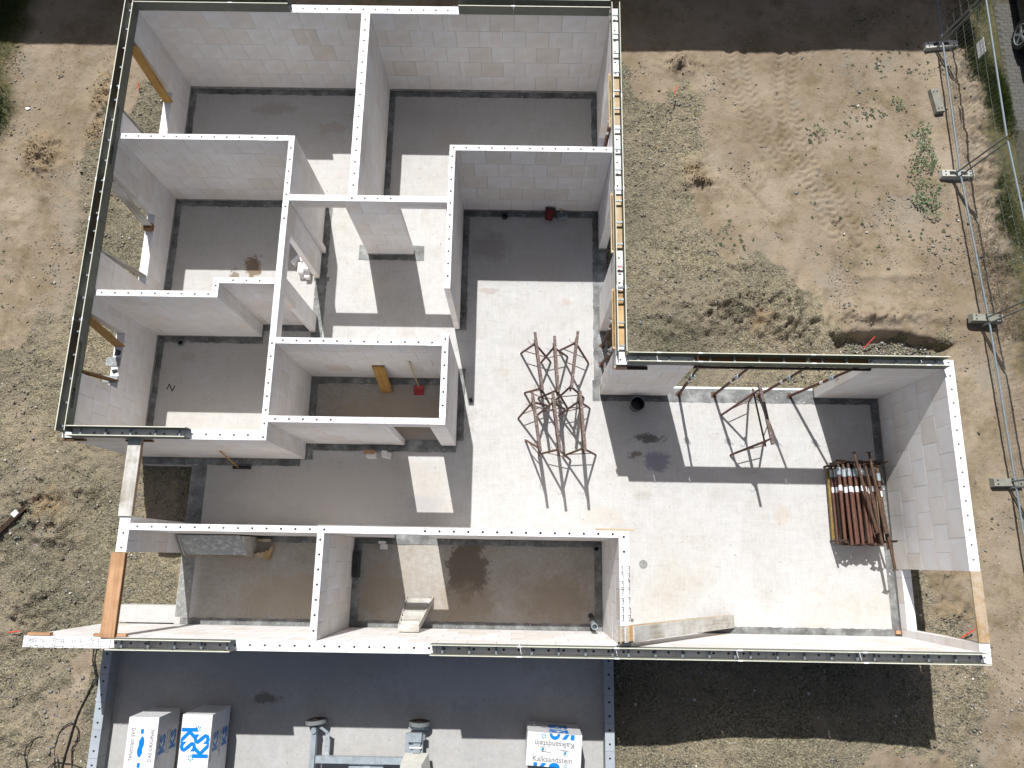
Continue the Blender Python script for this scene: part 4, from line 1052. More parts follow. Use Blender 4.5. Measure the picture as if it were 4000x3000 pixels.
# ------------------------------------------------------------------ trestles
def trestle(label, Npt, Spt, feetN, feetS, zt=1.49, group="adjustable steel trestles standing on the slab"):
    """bar from Npt to Spt (xy) at height zt on two splayed leg frames"""
    Nv = Vector((*Npt, zt)); Sv = Vector((*Spt, zt)); u = (Sv - Nv).normalized()
    root = thing("trestle", label, "trestle", ((Nv + Sv) / 2).x * Vector((1, 0, 0)) + ((Nv + Sv) / 2).y * Vector((0, 1, 0)), 0, group)
    inv = root.matrix_basis.inverted()
    def L(p): return inv @ Vector(p)
    mb = MB()
    # square top rail with rounded look
    F = frame(L(Nv), L(Sv)); Ln = (Sv - Nv).length
    w = .028
    vs_ = [F @ Vector((sx_ * Ln / 2, a_ * w, b_ * w)) for sx_ in (-1, 1) for a_, b_ in ((-1, -1), (1, -1), (1, 1), (-1, 1))]
    mb.add(vs_, [(0, 1, 5, 4), (1, 2, 6, 5), (2, 3, 7, 6), (3, 0, 4, 7)])
    w2 = .019
    vs_ = [F @ Vector((sx_ * Ln / 2, a_ * w2, b_ * w2)) for sx_ in (-1, 1) for a_, b_ in ((-1, -1), (1, -1), (1, 1), (-1, 1))]
    mb.add(vs_, [(0, 4, 5, 1), (1, 5, 6, 2), (2, 6, 7, 3), (3, 7, 4, 0)])
    mb.add([F @ Vector((sx_ * Ln / 2, a_ * q_, b_ * q_)) for sx_ in (-1, 1) for q_ in (w, w2) for a_, b_ in ((-1, -1), (1, -1), (1, 1), (-1, 1))],
           [(o_ + i, o_ + (i + 1) % 4, o_ + 4 + (i + 1) % 4, o_ + 4 + i) for o_ in (0, 8) for i in range(4)])
    mb.obj("top_rail", MT['rust_splash'], root)
    az = zt - .40
    apex = []
    for P, ft, s in ((Nv, feetN, 1), (Sv, feetS, -1)):
        q_ = P + u * s * .12
        ap = Vector((q_.x, q_.y, az)); apex.append(ap)
        MB().tube(L(ap - Vector((0, 0, .05))), L((q_.x, q_.y, zt - w)), .020, 8).obj("post", MT['rust_splash'], root)
        MB().tube(L(ap - Vector((0, 0, .12))), L(ap + Vector((0, 0, .06))), .029, 8).obj("socket", MT['rust'], root)
        f = [Vector((*ft[0], .005)), Vector((*ft[1], .005))]
        for p in f:
            MB().tube(L(p), L(ap + (p - ap).normalized() * .02), .0235, 8).obj("leg", MT['rust_red'], root)
            MB().tube(L((p.x, p.y, .001)), L((p.x, p.y, .010)), .034, 8).obj("foot", MT['white_label'], root)
        a = f[0].lerp(ap, .27); b_ = f[1].lerp(ap, .27)
        MB().tube(L(a), L(b_), .012, 6).obj("tie_rod", MT['rust_splash'], root)
        c = ap + Vector((0, 0, .03)); d = (f[0] - f[1]).normalized()
        pts = [c + d * (.03 + .03 * i) + Vector((0, 0, .0)) + Vector((-d.y, d.x, 0)) * (.045 * math.sin(i * .9)) for i in range(5)]
        MB().path([L(p) for p in pts], .0045, 5).obj("pin", MT['rust'], root)
    MB().tube(L(apex[0] + u * -.10), L(apex[1] + u * .10), .019, 8).obj("lower_rail", MT['rust'], root)
    MB().tube(L(apex[0].lerp(apex[1], .10)), L(Nv.lerp(Sv, .32) - Vector((0, 0, .03))), .010, 6).obj("brace", MT['rust_red'], root)
    MB().tube(L(apex[1].lerp(apex[0], .10)), L(Nv.lerp(Sv, .68) - Vector((0, 0, .03))), .010, 6).obj("brace", MT['rust_red'], root)
    return root
trestle("splashed steel trestle, far row, left of three with its dark open tube end", (.36, 4.42), (.52, 3.24), ((.09, 4.40), (.75, 4.21)), ((.18, 3.51), (.73, 3.27)))
trestle("splashed steel trestle, far row, middle of three", (.75, 4.34), (.83, 3.20), ((.54, 4.20), (1.12, 4.34)), ((.48, 3.40), (1.12, 3.18)), zt=1.51)
trestle("splashed steel trestle, far row, right one nearest the yard-side wall", (1.22, 4.45), (1.09, 3.29), ((.93, 4.47), (1.58, 4.19)), ((.85, 3.35), (1.47, 3.42)), zt=1.50)
trestle("splashed steel trestle, near row, left of three beside the corridor", (.32, 3.20), (.49, 2.03), ((.05, 2.94), (.72, 3.22)), ((.21, 2.48), (.50, 2.14)), zt=1.48)
trestle("splashed steel trestle, near row, middle of three", (.72, 3.18), (.87, 2.00), ((.45, 3.01), (1.05, 3.17)), ((.56, 2.19), (1.18, 2.06)), zt=1.52)
trestle("splashed steel trestle, near row, right one nearest the extension", (1.255, 3.22), (1.35, 2.03), ((.92, 3.02), (1.60, 3.19)), ((1.00, 2.14), (1.72, 2.18)), zt=1.52)
trestle("lone steel trestle standing among the props of the wide opening", (4.74, 3.42), (4.93, 2.21), ((4.42, 3.08), (5.03, 3.37)), ((4.57, 2.22), (5.28, 2.41)), zt=1.60)

# ------------------------------------------------------------------ rack full of props
rk = thing("prop_rack", "worn yellow steel rack holding the pile of rusty props", "rack", (7.05, 1.25, 0))
def RL(x, y, z): return (x - 7.05, y - 1.25, z)
for (x, y) in ((6.56, .46), (6.55, 2.0), (7.52, .46), (7.50, 2.03)):
    MB().tube(RL(x, y, .0), RL(x, y, .78), .024, 10, hollow=.75).obj("post", MT['rust'], rk)
for x in (6.56, 7.51):
    MB().b2(x - 7.05 - .022, x - 7.05 + .022, .50 - 1.25, 1.96 - 1.25, .09, .15).obj("side_rail", MT['yellow_paint'], rk)
for y in (.46, 2.01):
    MB().b2(6.58 - 7.05, 7.49 - 7.05, y - 1.25 - .022, y - 1.25 + .022, .08, .14).obj("cross_rail", MT['yellow_paint'], rk)
# props lying in it
pm = thing("steel_prop", "x", "prop", (0, 0, 0)); prop_parts(pm, 1.66, outer=.88)
pm2 = thing("steel_prop", "x", "prop", (0, 0, 0)); prop_parts(pm2, 1.64, outer=.86, m_out=MT['rust'], collar=False, label=False)
PG = "steel props piled in the rack"
def lay(proto, p0, p1, label, spin):
    p0 = Vector(p0); p1 = Vector(p1); d = (p1 - p0)
    m_ = Matrix.Translation(p0) @ d.to_track_quat('Z', 'Y').to_matrix().to_4x4() @ Matrix.Rotation(spin, 4, 'Z')
    r = copy_tree(proto, label=label, mtx=m_); r['group'] = PG; return r
cnt = 0
names = ["first", "second", "third", "fourth", "fifth", "sixth", "seventh", "eighth"]
for layer, z in enumerate((.185, .275, .365, .455, .545)):
    top = layer == 4
    n_ = 8 if not top else 7
    for i in range(n_):
        x = 6.635 + i * .108 + (.05 if layer % 2 else 0) + rnd.uniform(-.008, .008)
        if x > 7.46: continue
        j0, j1 = rnd.uniform(-.03, .03), rnd.uniform(-.02, .02)
        y0 = .40 + rnd.uniform(-.03, .03)
        lb = ("red-brown prop, %s from the slab side in the top layer of the rack" % names[i]) if top else "rusty prop in the %s layer of the rack, %s from the slab side" % (("lowest", "second", "third", "fourth")[layer], names[i])
        zz = z + (rnd.uniform(0, .03) if top else 0)
        lay(pm, (x + j0, y0, zz), (x + j1 - .03, y0 + 1.66, zz + rnd.uniform(-.01, .02)), lb, rnd.uniform(0, 6.28))
for (a_, b_, lb, pr) in (((7.20, .62, .70), (6.83, 2.24, .80), "brown prop lying slantwise on top of the pile", pm2),
                         ((7.30, .36, .66), (7.08, 2.05, .70), "brown prop resting beside the slanting one on the pile", pm2),
                         ((7.36, .60, .72), (7.20, 2.20, .68), "dark prop with its flange end sticking out behind the pile", pm2),
                         ((7.50, -.10, .66), (7.28, 1.95, .66), "longest rusty prop sticking out past the front of the rack", pm2),
                         ((7.44, .30, .60), (7.36, 1.98, .62), "white-labelled prop at the wall side of the rack", pm)):
    lay(pr, a_, b_, lb, rnd.uniform(0, 6))
for pr in (pm, pm2):
    for ch in list(pr.children):
        for g_ in list(ch.children): bpy.data.objects.remove(g_)
        bpy.data.objects.remove(ch)
    bpy.data.objects.remove(pr)

# ------------------------------------------------------------------ small things in the rooms
o = MB().tube((0, 0, 0), (0, 0, .30), .125, 20, r1=.150, hollow=.93)
bk = thing("black_bucket", "black plastic mortar bucket on the slab in the extension", "bucket", (2.585, 3.25, 0.004))
o.obj("body", MT['blackplastic'], bk); MB().tube((0, 0, .004), (0, 0, .012), .12, 20).obj("bottom", MT['blackplastic'], bk)
MB().path([(.155 * math.cos(a_), .155 * math.sin(a_), .30) for a_ in np.linspace(0, 2 * math.pi, 25)], .007, 5).obj("rim", MT['galv_dark'], bk)
rb = thing("red_bucket", "dark red bucket tipped against the shaded partition", "bucket", (.70, 7.66, .14)); rb.rotation_euler = (math.radians(-55), math.radians(18), 0)
MB().tube((0, 0, -.12), (0, 0, .14), .085, 18, r1=.115, hollow=.92).obj("body", MT['darkred'], rb); MB().tube((0, 0, -.12), (0, 0, -.115), .085, 18).obj("bottom", MT['darkred'], rb)
MB().path([(  .118 * math.cos(a_), .118 * math.sin(a_), .14) for a_ in np.linspace(0, 2 * math.pi, 19)], .006, 5).obj("rim", MT['black'], rb)
sp = thing("mortar_sledge", "small grey mortar sledge with a handle beside the red bucket", "tool", (1.0, 7.66, .02), .2)
mb = MB(); mb.b2(-.10, .10, -.07, -.06, 0, .12); mb.b2(-.10, .10, .06, .07, 0, .12); mb.b2(-.10, -.09, -.06, .06, 0, .12); mb.b2(.09, .10, -.06, .06, 0, .12); mb.b2(-.09, .09, -.06, .06, .01, .02)
mb.obj("tray", MT['galv'], sp); MB().tube((0, .06, .08), (-.02, .17, .22), .014, 8).obj("handle", MT['wood_pale'], sp)
# board and shovel in the small room
plank("timber_board", (-2.805, 3.48, .02), (-2.815, 3.765, 1.12), .25, .032, MT['wood_yellow'], up=(0, -1, .3), label="orange board leaning on the rear partition beside the shovel", cat="board")
plank("timber_board", (-2.81, 3.54, .02), (-2.82, 3.783, 1.10), .24, .025, MT['wood_old'], up=(0, -1, .3), label="dark board hidden behind the leaning orange board", cat="board")
sh = thing("shovel", "red shovel with a wooden handle leaning in the small room", "shovel", (-2.1, 3.5, 0))
MB().tube((-.01, .10, .12), (-.03, .275, 1.48), .016, 8).obj("handle", MT['wood_pale'], sh)
mb = MB()
pr_ = [(-.115, -.08, .005), (-.02, -.085, .012), (.10, -.08, .005), (-.13, .06, .05), (-.02, .045, .035), (.11, .06, .05), (-.09, .13, .10), (-.02, .10, .07), (.08, .13, .10)]
mb.add(pr_ + [(x, y, z - .006) for x, y, z in pr_], [(0, 1, 4, 3), (1, 2, 5, 4), (3, 4, 7, 6), (4, 5, 8, 7), (9, 12, 13, 10), (10, 13, 14, 11), (12, 15, 16, 13), (13, 16, 17, 14), (0, 9, 10, 1), (1, 10, 11, 2), (2, 11, 14, 5), (5, 14, 17, 8), (8, 17, 16, 7), (7, 16, 15, 6), (6, 15, 12, 3), (3, 12, 9, 0)])
mb.obj("blade", MT['red'], sh); MB().b2(-.115, .10, -.10, -.082, .002, .01).obj("worn_edge", MT['galv'], sh)
# broom in the corridor
br = thing("broom", "broom with a wooden handle leaning on the entrance wall", "broom", (-5.85, 1.79, 0))
MB().tube((0, 0, .06), (.03, .185, 1.18), .014, 8).obj("handle", MT['wood_yellow'], br); MB().b2(-.12, .26, -.03, .03, .01, .06).obj("head", MT['black'], br)
# drain pipes
def ringpipe(label, x, y, r=.055, h=.06, m='galv_dark'):
    t_ = thing("drain_pipe", label, "drain pipe", (x, y, .001))
    MB().tube((0, 0, 0), (0, 0, h), r, 16, hollow=.8).obj("collar", MT[m], t_); MB().tube((0, 0, .005), (0, 0, .012), r * .8, 14).obj("plug", MT['black'], t_)
    return t_
ringpipe("grey drain pipe end in the room with the letter N", -7.41, 4.52, .07); ringpipe("dark drain pipe end in the shaded room with the red bucket", -.32, 7.66, .07, m='blackplastic'); ringpipe("grey drain pipe end in the corner of the store room", 1.70, .24, .065, .1)
ringpipe("white capped pipe against the sunlit end of the lower left room", -5.99, 2.52, .07, .05, 'white_label')
bp = thing("standing_pipe", "black plastic pipe with two bends standing in the store room corner", "pipe", (1.58, -1.15, 0))
MB().path([(0, .05, 0), (0, .05, .15), (0, .02, .26), (.0, -.05, .36)], .055, 12).obj("bend", MT['blackplastic'], bp); MB().tube((0, -.05, .36), (0, -.08, .62), .05, 12).obj("pipe", MT['galv_dark'], bp)
MB().tube((0, -.078, .60), (0, -.092, .74), .062, 12, hollow=.82).obj("sleeve", MT['galv'], bp)
bx = thing("black_box", "long black plastic case standing on edge by the store room partition", "case", (-3.2, -.12, 0))
MB().b2(-.055, .055, -.30, .22, .0, .22).obj("case", MT['blackplastic'], bx); MB().b2(-.03, .03, -.16, -.02, .221, .235).obj("handle", MT['black'], bx)
# lone blocks on the floor
def cutblock(label, x, y, dx, dy, dz, rz=0., z=0.002, m='ks', grp=None):
    o = MB().b2(-dx / 2, dx / 2, -dy / 2, dy / 2, 0, dz).obj("cut_block", MT[m], None, loc=(x, y, z)); o.rotation_euler.z = rz; tag(o, label, "block", grp); return o
cutblock("white cut block with a reddish top in the corridor", -3.03, 2.08, .20, .11, .22, -.05)
o = MB().b2(-.12, .10, -.05, .04, 0, .012).obj("brick_scrap", MT['wood_orange'], loc=(-3.05, 2.14, .225)); tag(o, "reddish brick scrap on top of a cut block", "scrap")
cutblock("larger of two stacked white blocks in the corridor", -2.71, 2.09, .17, .12, .20, -.15)
cutblock("smaller white block on top of another in the corridor", -2.74, 2.11, .11, .10, .10, -.1, .204)
for i, dz in enumerate((.24, .36, .48, .42)):
    pass
cutblock("stepped upright block offcut beside the light patch in the store room", -2.66, .20, .12, .10, .24)
cutblock("thin upright block offcut behind the stepped one", -2.69, .285, .11, .05, .33)
for (x, y, dx, dy, dz, rz, z, lb) in ((-4.86, 6.27, .13, .24, .20, .0, .002, "white block offcut at the foot of the doorway pile"), (-4.73, 6.30, .12, .22, .30, .0, .002, "tallest white offcut of the doorway pile"), (-4.72, 6.13, .11, .16, .16, .05, .002, "cream offcut at the near end of the doorway pile"),
                                       (-4.99, 6.48, .10, .26, .16, -.7, .002, "slanting grey offcut behind the doorway pile"), (-4.85, 6.12, .09, .10, .06, .6, .002, "flat little offcut at the edge of the doorway pile"), (-4.79, 6.42, .12, .10, .34, .2, .002, "upright offcut at the back of the doorway pile")):
    cutblock(lb, x, y, dx, dy, dz, rz, z, grp="block offcuts piled by the doorway")
o = MB().tube((2.67, -.06, .001), (2.67, -.06, .012), .085, 16).obj("round_lid", MT['base']); tag(o, "flat grey round lid lying on the sunlit slab", "lid")
nt_ = text_obj("floor_mark", "N", .2, MT['black'], None, Matrix.Translation((-7.52, 3.50, .004)) @ Matrix.Rotation(math.radians(-20), 4, 'Z'), sx=1.2)
tag(nt_, "black letter N sprayed on the floor of the lower left room", "marking")
plank("brick_scrap", (7.70, -1.31, .03), (7.79, -1.31, .03), .07, .05, MT['wood_orange'], label="rusty scrap in the far corner of the extension", cat="scrap")
scrap([(-1.02, 3.36), (-.96, 3.38), (-.93, 3.30), (-.99, 3.27)], .004, "crumpled dark blue rag beside the small room wall", "rag", MT['print_dark'])

# concrete-stained steps leaning in the store rooms
def steps(label, x0_, x1_, yb, yt, zt, m, n_=6, loc_rot=None):
    root = thing("wooden_steps", label, "steps", ((x0_ + x1_) / 2, yb, 0))
    w = (x1_ - x0_) / 2; dy = yt - yb
    wt = w * .70; ct = -.075
    for s in (-1, 1):
        plank("stringer", root.matrix_basis @ Vector((s * w, 0, .01)), root.matrix_basis @ Vector((ct + s * wt, dy, zt)), .13, .022, m, root, up=(1, 0, 0))
    for i in range(n_):
        f = (i + 1.0) / (n_ + .4); ww = w + (wt - w) * f
        MB().box((ct * f, dy * f + .02, zt * f - .02), (2 * ww - .03, .145, .022)).obj("tread", m, root)
    MB().box((ct, dy + .0, zt + .0), (2 * wt + .03, .13, .024)).obj("top_tread", MT['wood_grey'], root)
    return root
st1 = steps("cement-stained wooden steps leaning on the sunlit wall in the store room", -2.15, -1.62, -.82, -1.30, 1.02, MT['wood_grey'])
st2 = thing("wooden_steps", "speckled grey steps lying on their back against the long partition", "steps", (-5.95, .1, 0))
def S2(x, y, z): return (x + 5.95, y - .1, z)
panel = MB().add([S2(-6.60, .34, .86), S2(-5.36, .34, .86), S2(-5.30, -.02, .50), S2(-6.62, -.02, .40), S2(-6.60, .36, .87), S2(-5.36, .36, .87), S2(-5.30, .0, .49), S2(-6.62, .0, .39)], [(0, 3, 2, 1), (4, 5, 6, 7), (0, 1, 5, 4), (1, 2, 6, 5), (2, 3, 7, 6), (3, 0, 4, 7)])
panel.obj("back_board", MT['panelgrey'], st2)
for xx in (-6.61, -5.34):
    MB().add([S2(xx, .35, .87), S2(xx, -.03, .46), S2(xx, -.05, .0), S2(xx, .36, .0), S2(xx + .02, .35, .87), S2(xx + .02, -.03, .46), S2(xx + .02, -.05, .0), S2(xx + .02, .36, .0)],
             [(0, 1, 2, 3), (7, 6, 5, 4), (0, 4, 5, 1), (1, 5, 6, 2), (2, 6, 7, 3), (3, 7, 4, 0)]).obj("cheek", MT['wood_grey'], st2)
MB().b2(-6.59 + 5.95, -5.34 + 5.95, -.05 - .1, -.03 - .1, .02, .40).obj("front_board", MT['wood_pale'], st2)
saw = [(-5.31, -.04), (-5.0, -.10), (-4.95, .16), (-4.99, .17), (-5.03, .08), (-5.08, .09), (-5.09, .05), (-5.16, .07), (-5.17, .03), (-5.24, .05), (-5.25, .02), (-5.31, .03)]
MB().prism([(x + 5.95, y - .1) for x, y in saw], .02, .14).obj("saw_tooth_stringer", MT['wood_beam'], st2)
MB().b2(-5.30 + 5.95, -5.02 + 5.95, .26 - .1, .32 - .1, .02, .10).obj("rear_stringer", MT['wood_beam'], st2)

# tools and bits on the wall tops
mb = MB()
for i in range(6):
    y = 5.02 - i * .06
    mb.path([(1.85, y, T + .08), (1.87, y + .06, T + .14), (1.95, y + .05, T + .14), (1.97, y - .03, T + .08)], .005, 4)
o = mb.obj("tie_wires", MT['black']); tag(o, "bundle of bent black tie wires inside the yard-side shell", "wires")
o = MB().b2(1.87, 1.93, 5.32, 5.345, T + .125, T + .135).obj("red_tag", MT['redstake']); tag(o, "small red tag on a spacer of the yard-side shell", "tag")
for (xa, ya, xb, yb, lb) in ((1.93, 8.56, 1.935, 8.20, "thin steel rod on the yard-side wall top"), ):
    o = MB().tube((xa, ya, T + .012), (xb, yb, T + .012), .005, 5).obj("thin_rod", MT['galv_dark']); tag(o, lb, "rod")

# ------------------------------------------------------------------ wrapped packages of blocks on the garage slab
def flower(mb, cx, cy, r, z):
    for i in range(6):
        a_ = i * math.pi / 3 + math.pi / 6
        u = Vector((math.cos(a_), math.sin(a_))); v = Vector((-u.y, u.x))
        pts = [u * r * .3, u * r * .62 + v * r * .2, u * r * .92 + v * r * .15, u * r, u * r * .92 - v * r * .15, u * r * .62 - v * r * .2]
        mb.add([(cx + p.x, cy + p.y, z) for p in pts], [tuple(range(6))])
def package(label, x0_, x1_, y0_, y1_, h, rz=0.):
    cx, cy = (x0_ + x1_) / 2, (y0_ + y1_) / 2
    r = thing("block_package", label, "package", (cx, cy, .0), rz, "film-wrapped packages of sand-lime blocks")
    w, d = (x1_ - x0_) / 2, (y1_ - y0_) / 2
    for s in (-1, 1): MB().b2(-w + .02, w - .02, s * d * .7 - .05, s * d * .7 + .05, .002, .10).obj("skid", MT['wood_old'], r)
    # layers of blocks showing through the film as fine ribs
    mb = MB(); nl = 4
    for k_ in range(nl):
        za = .105 + (h - .105) * k_ / nl; zb = .105 + (h - .105) * (k_ + 1) / nl - .004
        for i in range(2):
            xa = -w + i * w; mb.b2(xa + .001, xa + w - .001, -d, d, za, zb)
    mb.obj("block_stack", MT['film'], r)
    return r, w, d
def on_top(x, y, z, rz): return Matrix.Translation((x, y, z)) @ Matrix.Rotation(rz, 4, 'Z')
def on_east(x, y, z): return Matrix.Translation((x, y, z)) @ Matrix(((0, 0, 1, 0), (1, 0, 0, 0), (0, 1, 0, 0), (0, 0, 0, 1)))
def on_north(x, y, z): return Matrix.Translation((x, y, z)) @ Matrix(((-1, 0, 0, 0), (0, 0, 1, 0), (0, 1, 0, 0), (0, 0, 0, 1)))
H_ = 1.0
r, w, d = package("white wrapped package nearest the low left garage wall, with grey DAS ORIGINAL lines", -7.02, -6.47, -4.16, -2.94, H_)
text_obj("lettering", "DAS ORIGINAL", .092, MT['greyprint'], r, on_top(-.17, .15, H_ + .002, -math.pi / 2), bold=.0008, sx=.90)
text_obj("lettering", "DAS ORIGINAL", .092, MT['greyprint'], r, on_top(.185, .14, H_ + .002, math.pi / 2), bold=.0008, sx=.90)
mb = MB()
for ya, yb in ((.33, .41), (-.24, -.16)): mb.add([(-.03, ya, H_ + .002), (.022, ya, H_ + .002), (.022, yb, H_ + .002), (-.03, yb, H_ + .002)], [(0, 1, 2, 3)])
arc = [(.0, .29)] + [(.055 * math.sin(t_), .18 + .11 * math.cos(t_)) for t_ in np.linspace(.2, math.pi, 8)] + [(-.04, .12), (-.045, .2)]
mb.add([(x, y, H_ + .002) for x, y in arc], [tuple(range(len(arc)))])
arc2 = [(.03, .12)] + [(-.06 * math.sin(t_) + .0, 0.04 + .11 * math.cos(t_)) for t_ in np.linspace(.3, math.pi, 8)] + [(.035, .0)]
mb.add([(x, y, H_ + .0025) for x, y in arc2], [tuple(range(len(arc2)))])
mb.obj("blue_print", MT['blue'], r)
for zz, k_ in ((.74, 0), (.30, 1)):
    text_obj("logo", "KS", .30, MT['blue'], r, on_east(w + .002, .10, zz), bold=.016)
    text_obj("lettering", "Kalksandstein", .075, MT['greyprint'], r, on_east(w + .002, .12, zz - .17), bold=.0005)
    text_obj("lettering", "DAS ORIGINAL", .065, MT['greyprint'], r, on_east(w + .002, .10, zz + .17), bold=.0005)
r, w, d = package("white wrapped package with two big blue KS marks on its top", -6.04, -5.49, -4.14, -2.88, H_)
text_obj("logo", "KS", .385, MT['blue'], r, on_top(-.135, .21, H_ + .002, -math.pi / 2), bold=.014, sx=.98)
text_obj("logo", "KS", .385, MT['blue'], r, on_top(.132, .095, H_ + .0026, math.pi / 2), bold=.014, sx=.98)
mb = MB(); flower(mb, .035, .39, .055, H_ + .0032); mb.obj("flower_mark", MT['teal'], r); mb = MB(); flower(mb, -.05, -.10, .055, H_ + .0032); mb.obj("flower_mark", MT['teal'], r)
for zz in (.72, .30):
    text_obj("logo", "KS", .30, MT['blue'], r, on_east(w + .002, .13, zz), bold=.016)
    text_obj("lettering", "DAS ORIGINAL", .07, MT['greyprint'], r, on_east(w + .002, .05, zz + .19), bold=.0005)
    text_obj("lettering", "Kalksandstein", .07, MT['greyprint'], r, on_east(w + .002, .12, zz - .16), bold=.0005)
r, w, d = package("white wrapped package standing alone near the low right garage wall", .29, 1.29, -3.66, -3.09, H_, -.06)
text_obj("lettering", "Kalksandstein", .135, MT['greyprint'], r, on_top(0, .10, H_ + .002, math.pi), bold=.0008, sx=.98)
text_obj("lettering", "Kalksandstein", .135, MT['greyprint'], r, on_top(-.02, -.16, H_ + .002, 0), bold=.0008, sx=.98)
def half_ks(r, yedge, rot, parent, flip):
    mbq = MB(); s = -1 if flip else 1; z = H_ + .002
    def P_(x, y): return (s * x, yedge + (-1 if flip else 1) * y * 1.0 - (0 if flip else 0), z)
    return mbq
mb = MB(); z = H_ + .002
# half marks wrapped over the edges, the outlines of the lower halves of K and S
def poly(pts, z_=z): mb.add([(x, y, z_) for x, y in pts], [tuple(range(len(pts)))])
e = d - .003
poly([(.36, e), (.29, e), (.29, e - .09), (.36, e - .09)]); poly([(.27, e), (.20, e), (.13, e - .09), (.21, e - .09)])
poly([(.10 * math.cos(t_) + .0, e - .105 * math.sin(t_)) for t_ in np.linspace(0, math.pi, 13)] + [(-.05, e), (-.035, e - .035), (0, e - .045), (.035, e - .035), (.05, e)])
e2 = -e
poly([(-.36, e2), (-.29, e2), (-.29, e2 + .06), (-.36, e2 + .06)]); poly([(-.25, e2), (-.17, e2), (-.12, e2 + .06), (-.20, e2 + .06)]); poly([(.10 * math.cos(t_) + .02, e2 + .075 * math.sin(t_)) for t_ in np.linspace(0, math.pi, 11)])
mb.obj("blue_print", MT['blue'], r)
mb = MB(); flower(mb, -.20, d - .06, .05, z + .0005); mb.obj("flower_mark", MT['teal'], r); mb = MB(); flower(mb, .22, -d + .035, .035, z + .0005); mb.obj("flower_mark", MT['teal'], r)
for (cx_, cy_) in ((-.20, .01), (.21, -.035)):
    ro = MB().add([(cx_ + .05 * math.cos(t_), cy_ + .05 * math.sin(t_), z + .0003) for t_ in np.linspace(0, 2 * math.pi, 16, endpoint=False)] + [(cx_ + .043 * math.cos(t_), cy_ + .043 * math.sin(t_), z + .0003) for t_ in np.linspace(0, 2 * math.pi, 16, endpoint=False)],
                  [(i, (i + 1) % 16, 16 + (i + 1) % 16, 16 + i) for i in range(16)]); ro.obj("round_mark", MT['greyprint'], r)
    MB().add([(cx_ - .028, cy_ - .02, z + .0006), (cx_ + .0, cy_ - .03, z + .0006), (cx_ + .02, cy_ + .0, z + .0006), (cx_ + .01, cy_ + .03, z + .0006), (cx_ - .025, cy_ + .015, z + .0006)], [(0, 1, 2, 3, 4)]).obj("leaf_mark", MT['teal'], r)
MB().add([(-.24, -.005 - .012, z), (-.05, -.03 - .012, z), (-.05, -.038 - .012, z), (-.24, -.013 - .012, z)], [(0, 1, 2, 3)]).obj("line_print", MT['greyprint'], r)
MB().add([(.10, .025, z), (.27, .0, z), (.27, -.008, z), (.10, .012, z)], [(0, 1, 2, 3)]).obj("line_print", MT['greyprint'], r)
for zz in (.80, .42):
    text_obj("logo", "KS", .33, MT['blue'], r, on_north(0.08, d + .002, zz), bold=.018)
    text_obj("lettering", "Kalksandstein", .09, MT['greyprint'], r, on_north(.0, d + .002, zz - .19), bold=.0005)
    text_obj("lettering", "DAS ORIGINAL", .07, MT['greyprint'], r, on_north(.0, d + .002, zz + .16 if zz < .7 else zz + .0), bold=.0005) if zz < .7 else None

# ------------------------------------------------------------------ block-laying crane at the bottom edge
cr = thing("mini_crane", "galvanised laying crane frame on two small wheels at the lower edge", "crane", (-2.8, -3.6, 0))
def C(x, y, z): return (x + 2.8, y + 3.6, z)
def CB(x0_, x1_, y0_, y1_, z0_, z1_): return MB().b2(x0_ + 2.8, x1_ + 2.8, y0_ + 3.6, y1_ + 3.6, z0_, z1_)
for wx, tilt in ((-3.77, .10), (-1.77, -.02)):
    wy = -3.12
    wh = thing_part = bpy.data.objects.new("wheel", MB().tube((0, -.035, 0), (0, .035, 0), .205, 24).mesh("tyre_mesh", MT['tyre'])); COL.objects.link(wh); wh.parent = cr; wh.location = C(wx, wy, .207); wh.rotation_euler = (0, 0, tilt)
    MB().tube((0, .036, 0), (0, .050, 0), .185, 20, r1=.15).obj("sidewall", MT['blackplastic'], wh); MB().tube((0, .051, 0), (0, .06, 0), .10, 16).obj("hub", MT['rust'], wh)
CB(-3.82, -3.72, -6.5, -3.27, .26, .36).obj("side_beam", MT['galv'], cr)
MB().tube(C(-3.77, -3.25, .10), C(-3.77, -3.25, .40), .055, 12).obj("pivot", MT['galv'], cr); CB(-3.80, -3.70, -3.25, -3.15, .16, .22).obj("axle_bracket", MT['galv'], cr)
CB(-3.70, -2.05, -3.82, -3.70, .27, .37).obj("cross_beam", MT['galv'], cr)
CB(-3.56, -3.48, -3.68, -3.30, .24, .27).obj("steering_link", MT['galv'], cr)
plank("steering_link", cr.matrix_basis @ Vector(C(-3.52, -3.30, .28)), cr.matrix_basis @ Vector(C(-3.68, -3.20, .28)), .05, .012, MT['galv'], cr)
CB(-2.02, -1.68, -3.66, -3.30, .20, .30).obj("rear_plate", MT['galv'], cr); CB(-1.96, -1.70, -3.42, -3.26, .30, .40).obj("gearbox", MT['galv'], cr); CB(-1.86, -1.72, -3.62, -3.43, .30, .36).obj("bracket", MT['galv'], cr)
MB().tube(C(-1.92, -3.52, .375), C(-1.70, -3.52, .375), .012, 8).obj("locking_pin", MT['clip'], cr); CB(-1.695, -1.64, -3.40, -3.30, .24, .32).obj("switch", MT['galv_dark'], cr)
CB(-1.98, -1.60, -3.245, -3.19, .16, .20).obj("axle_bracket", MT['galv'], cr)
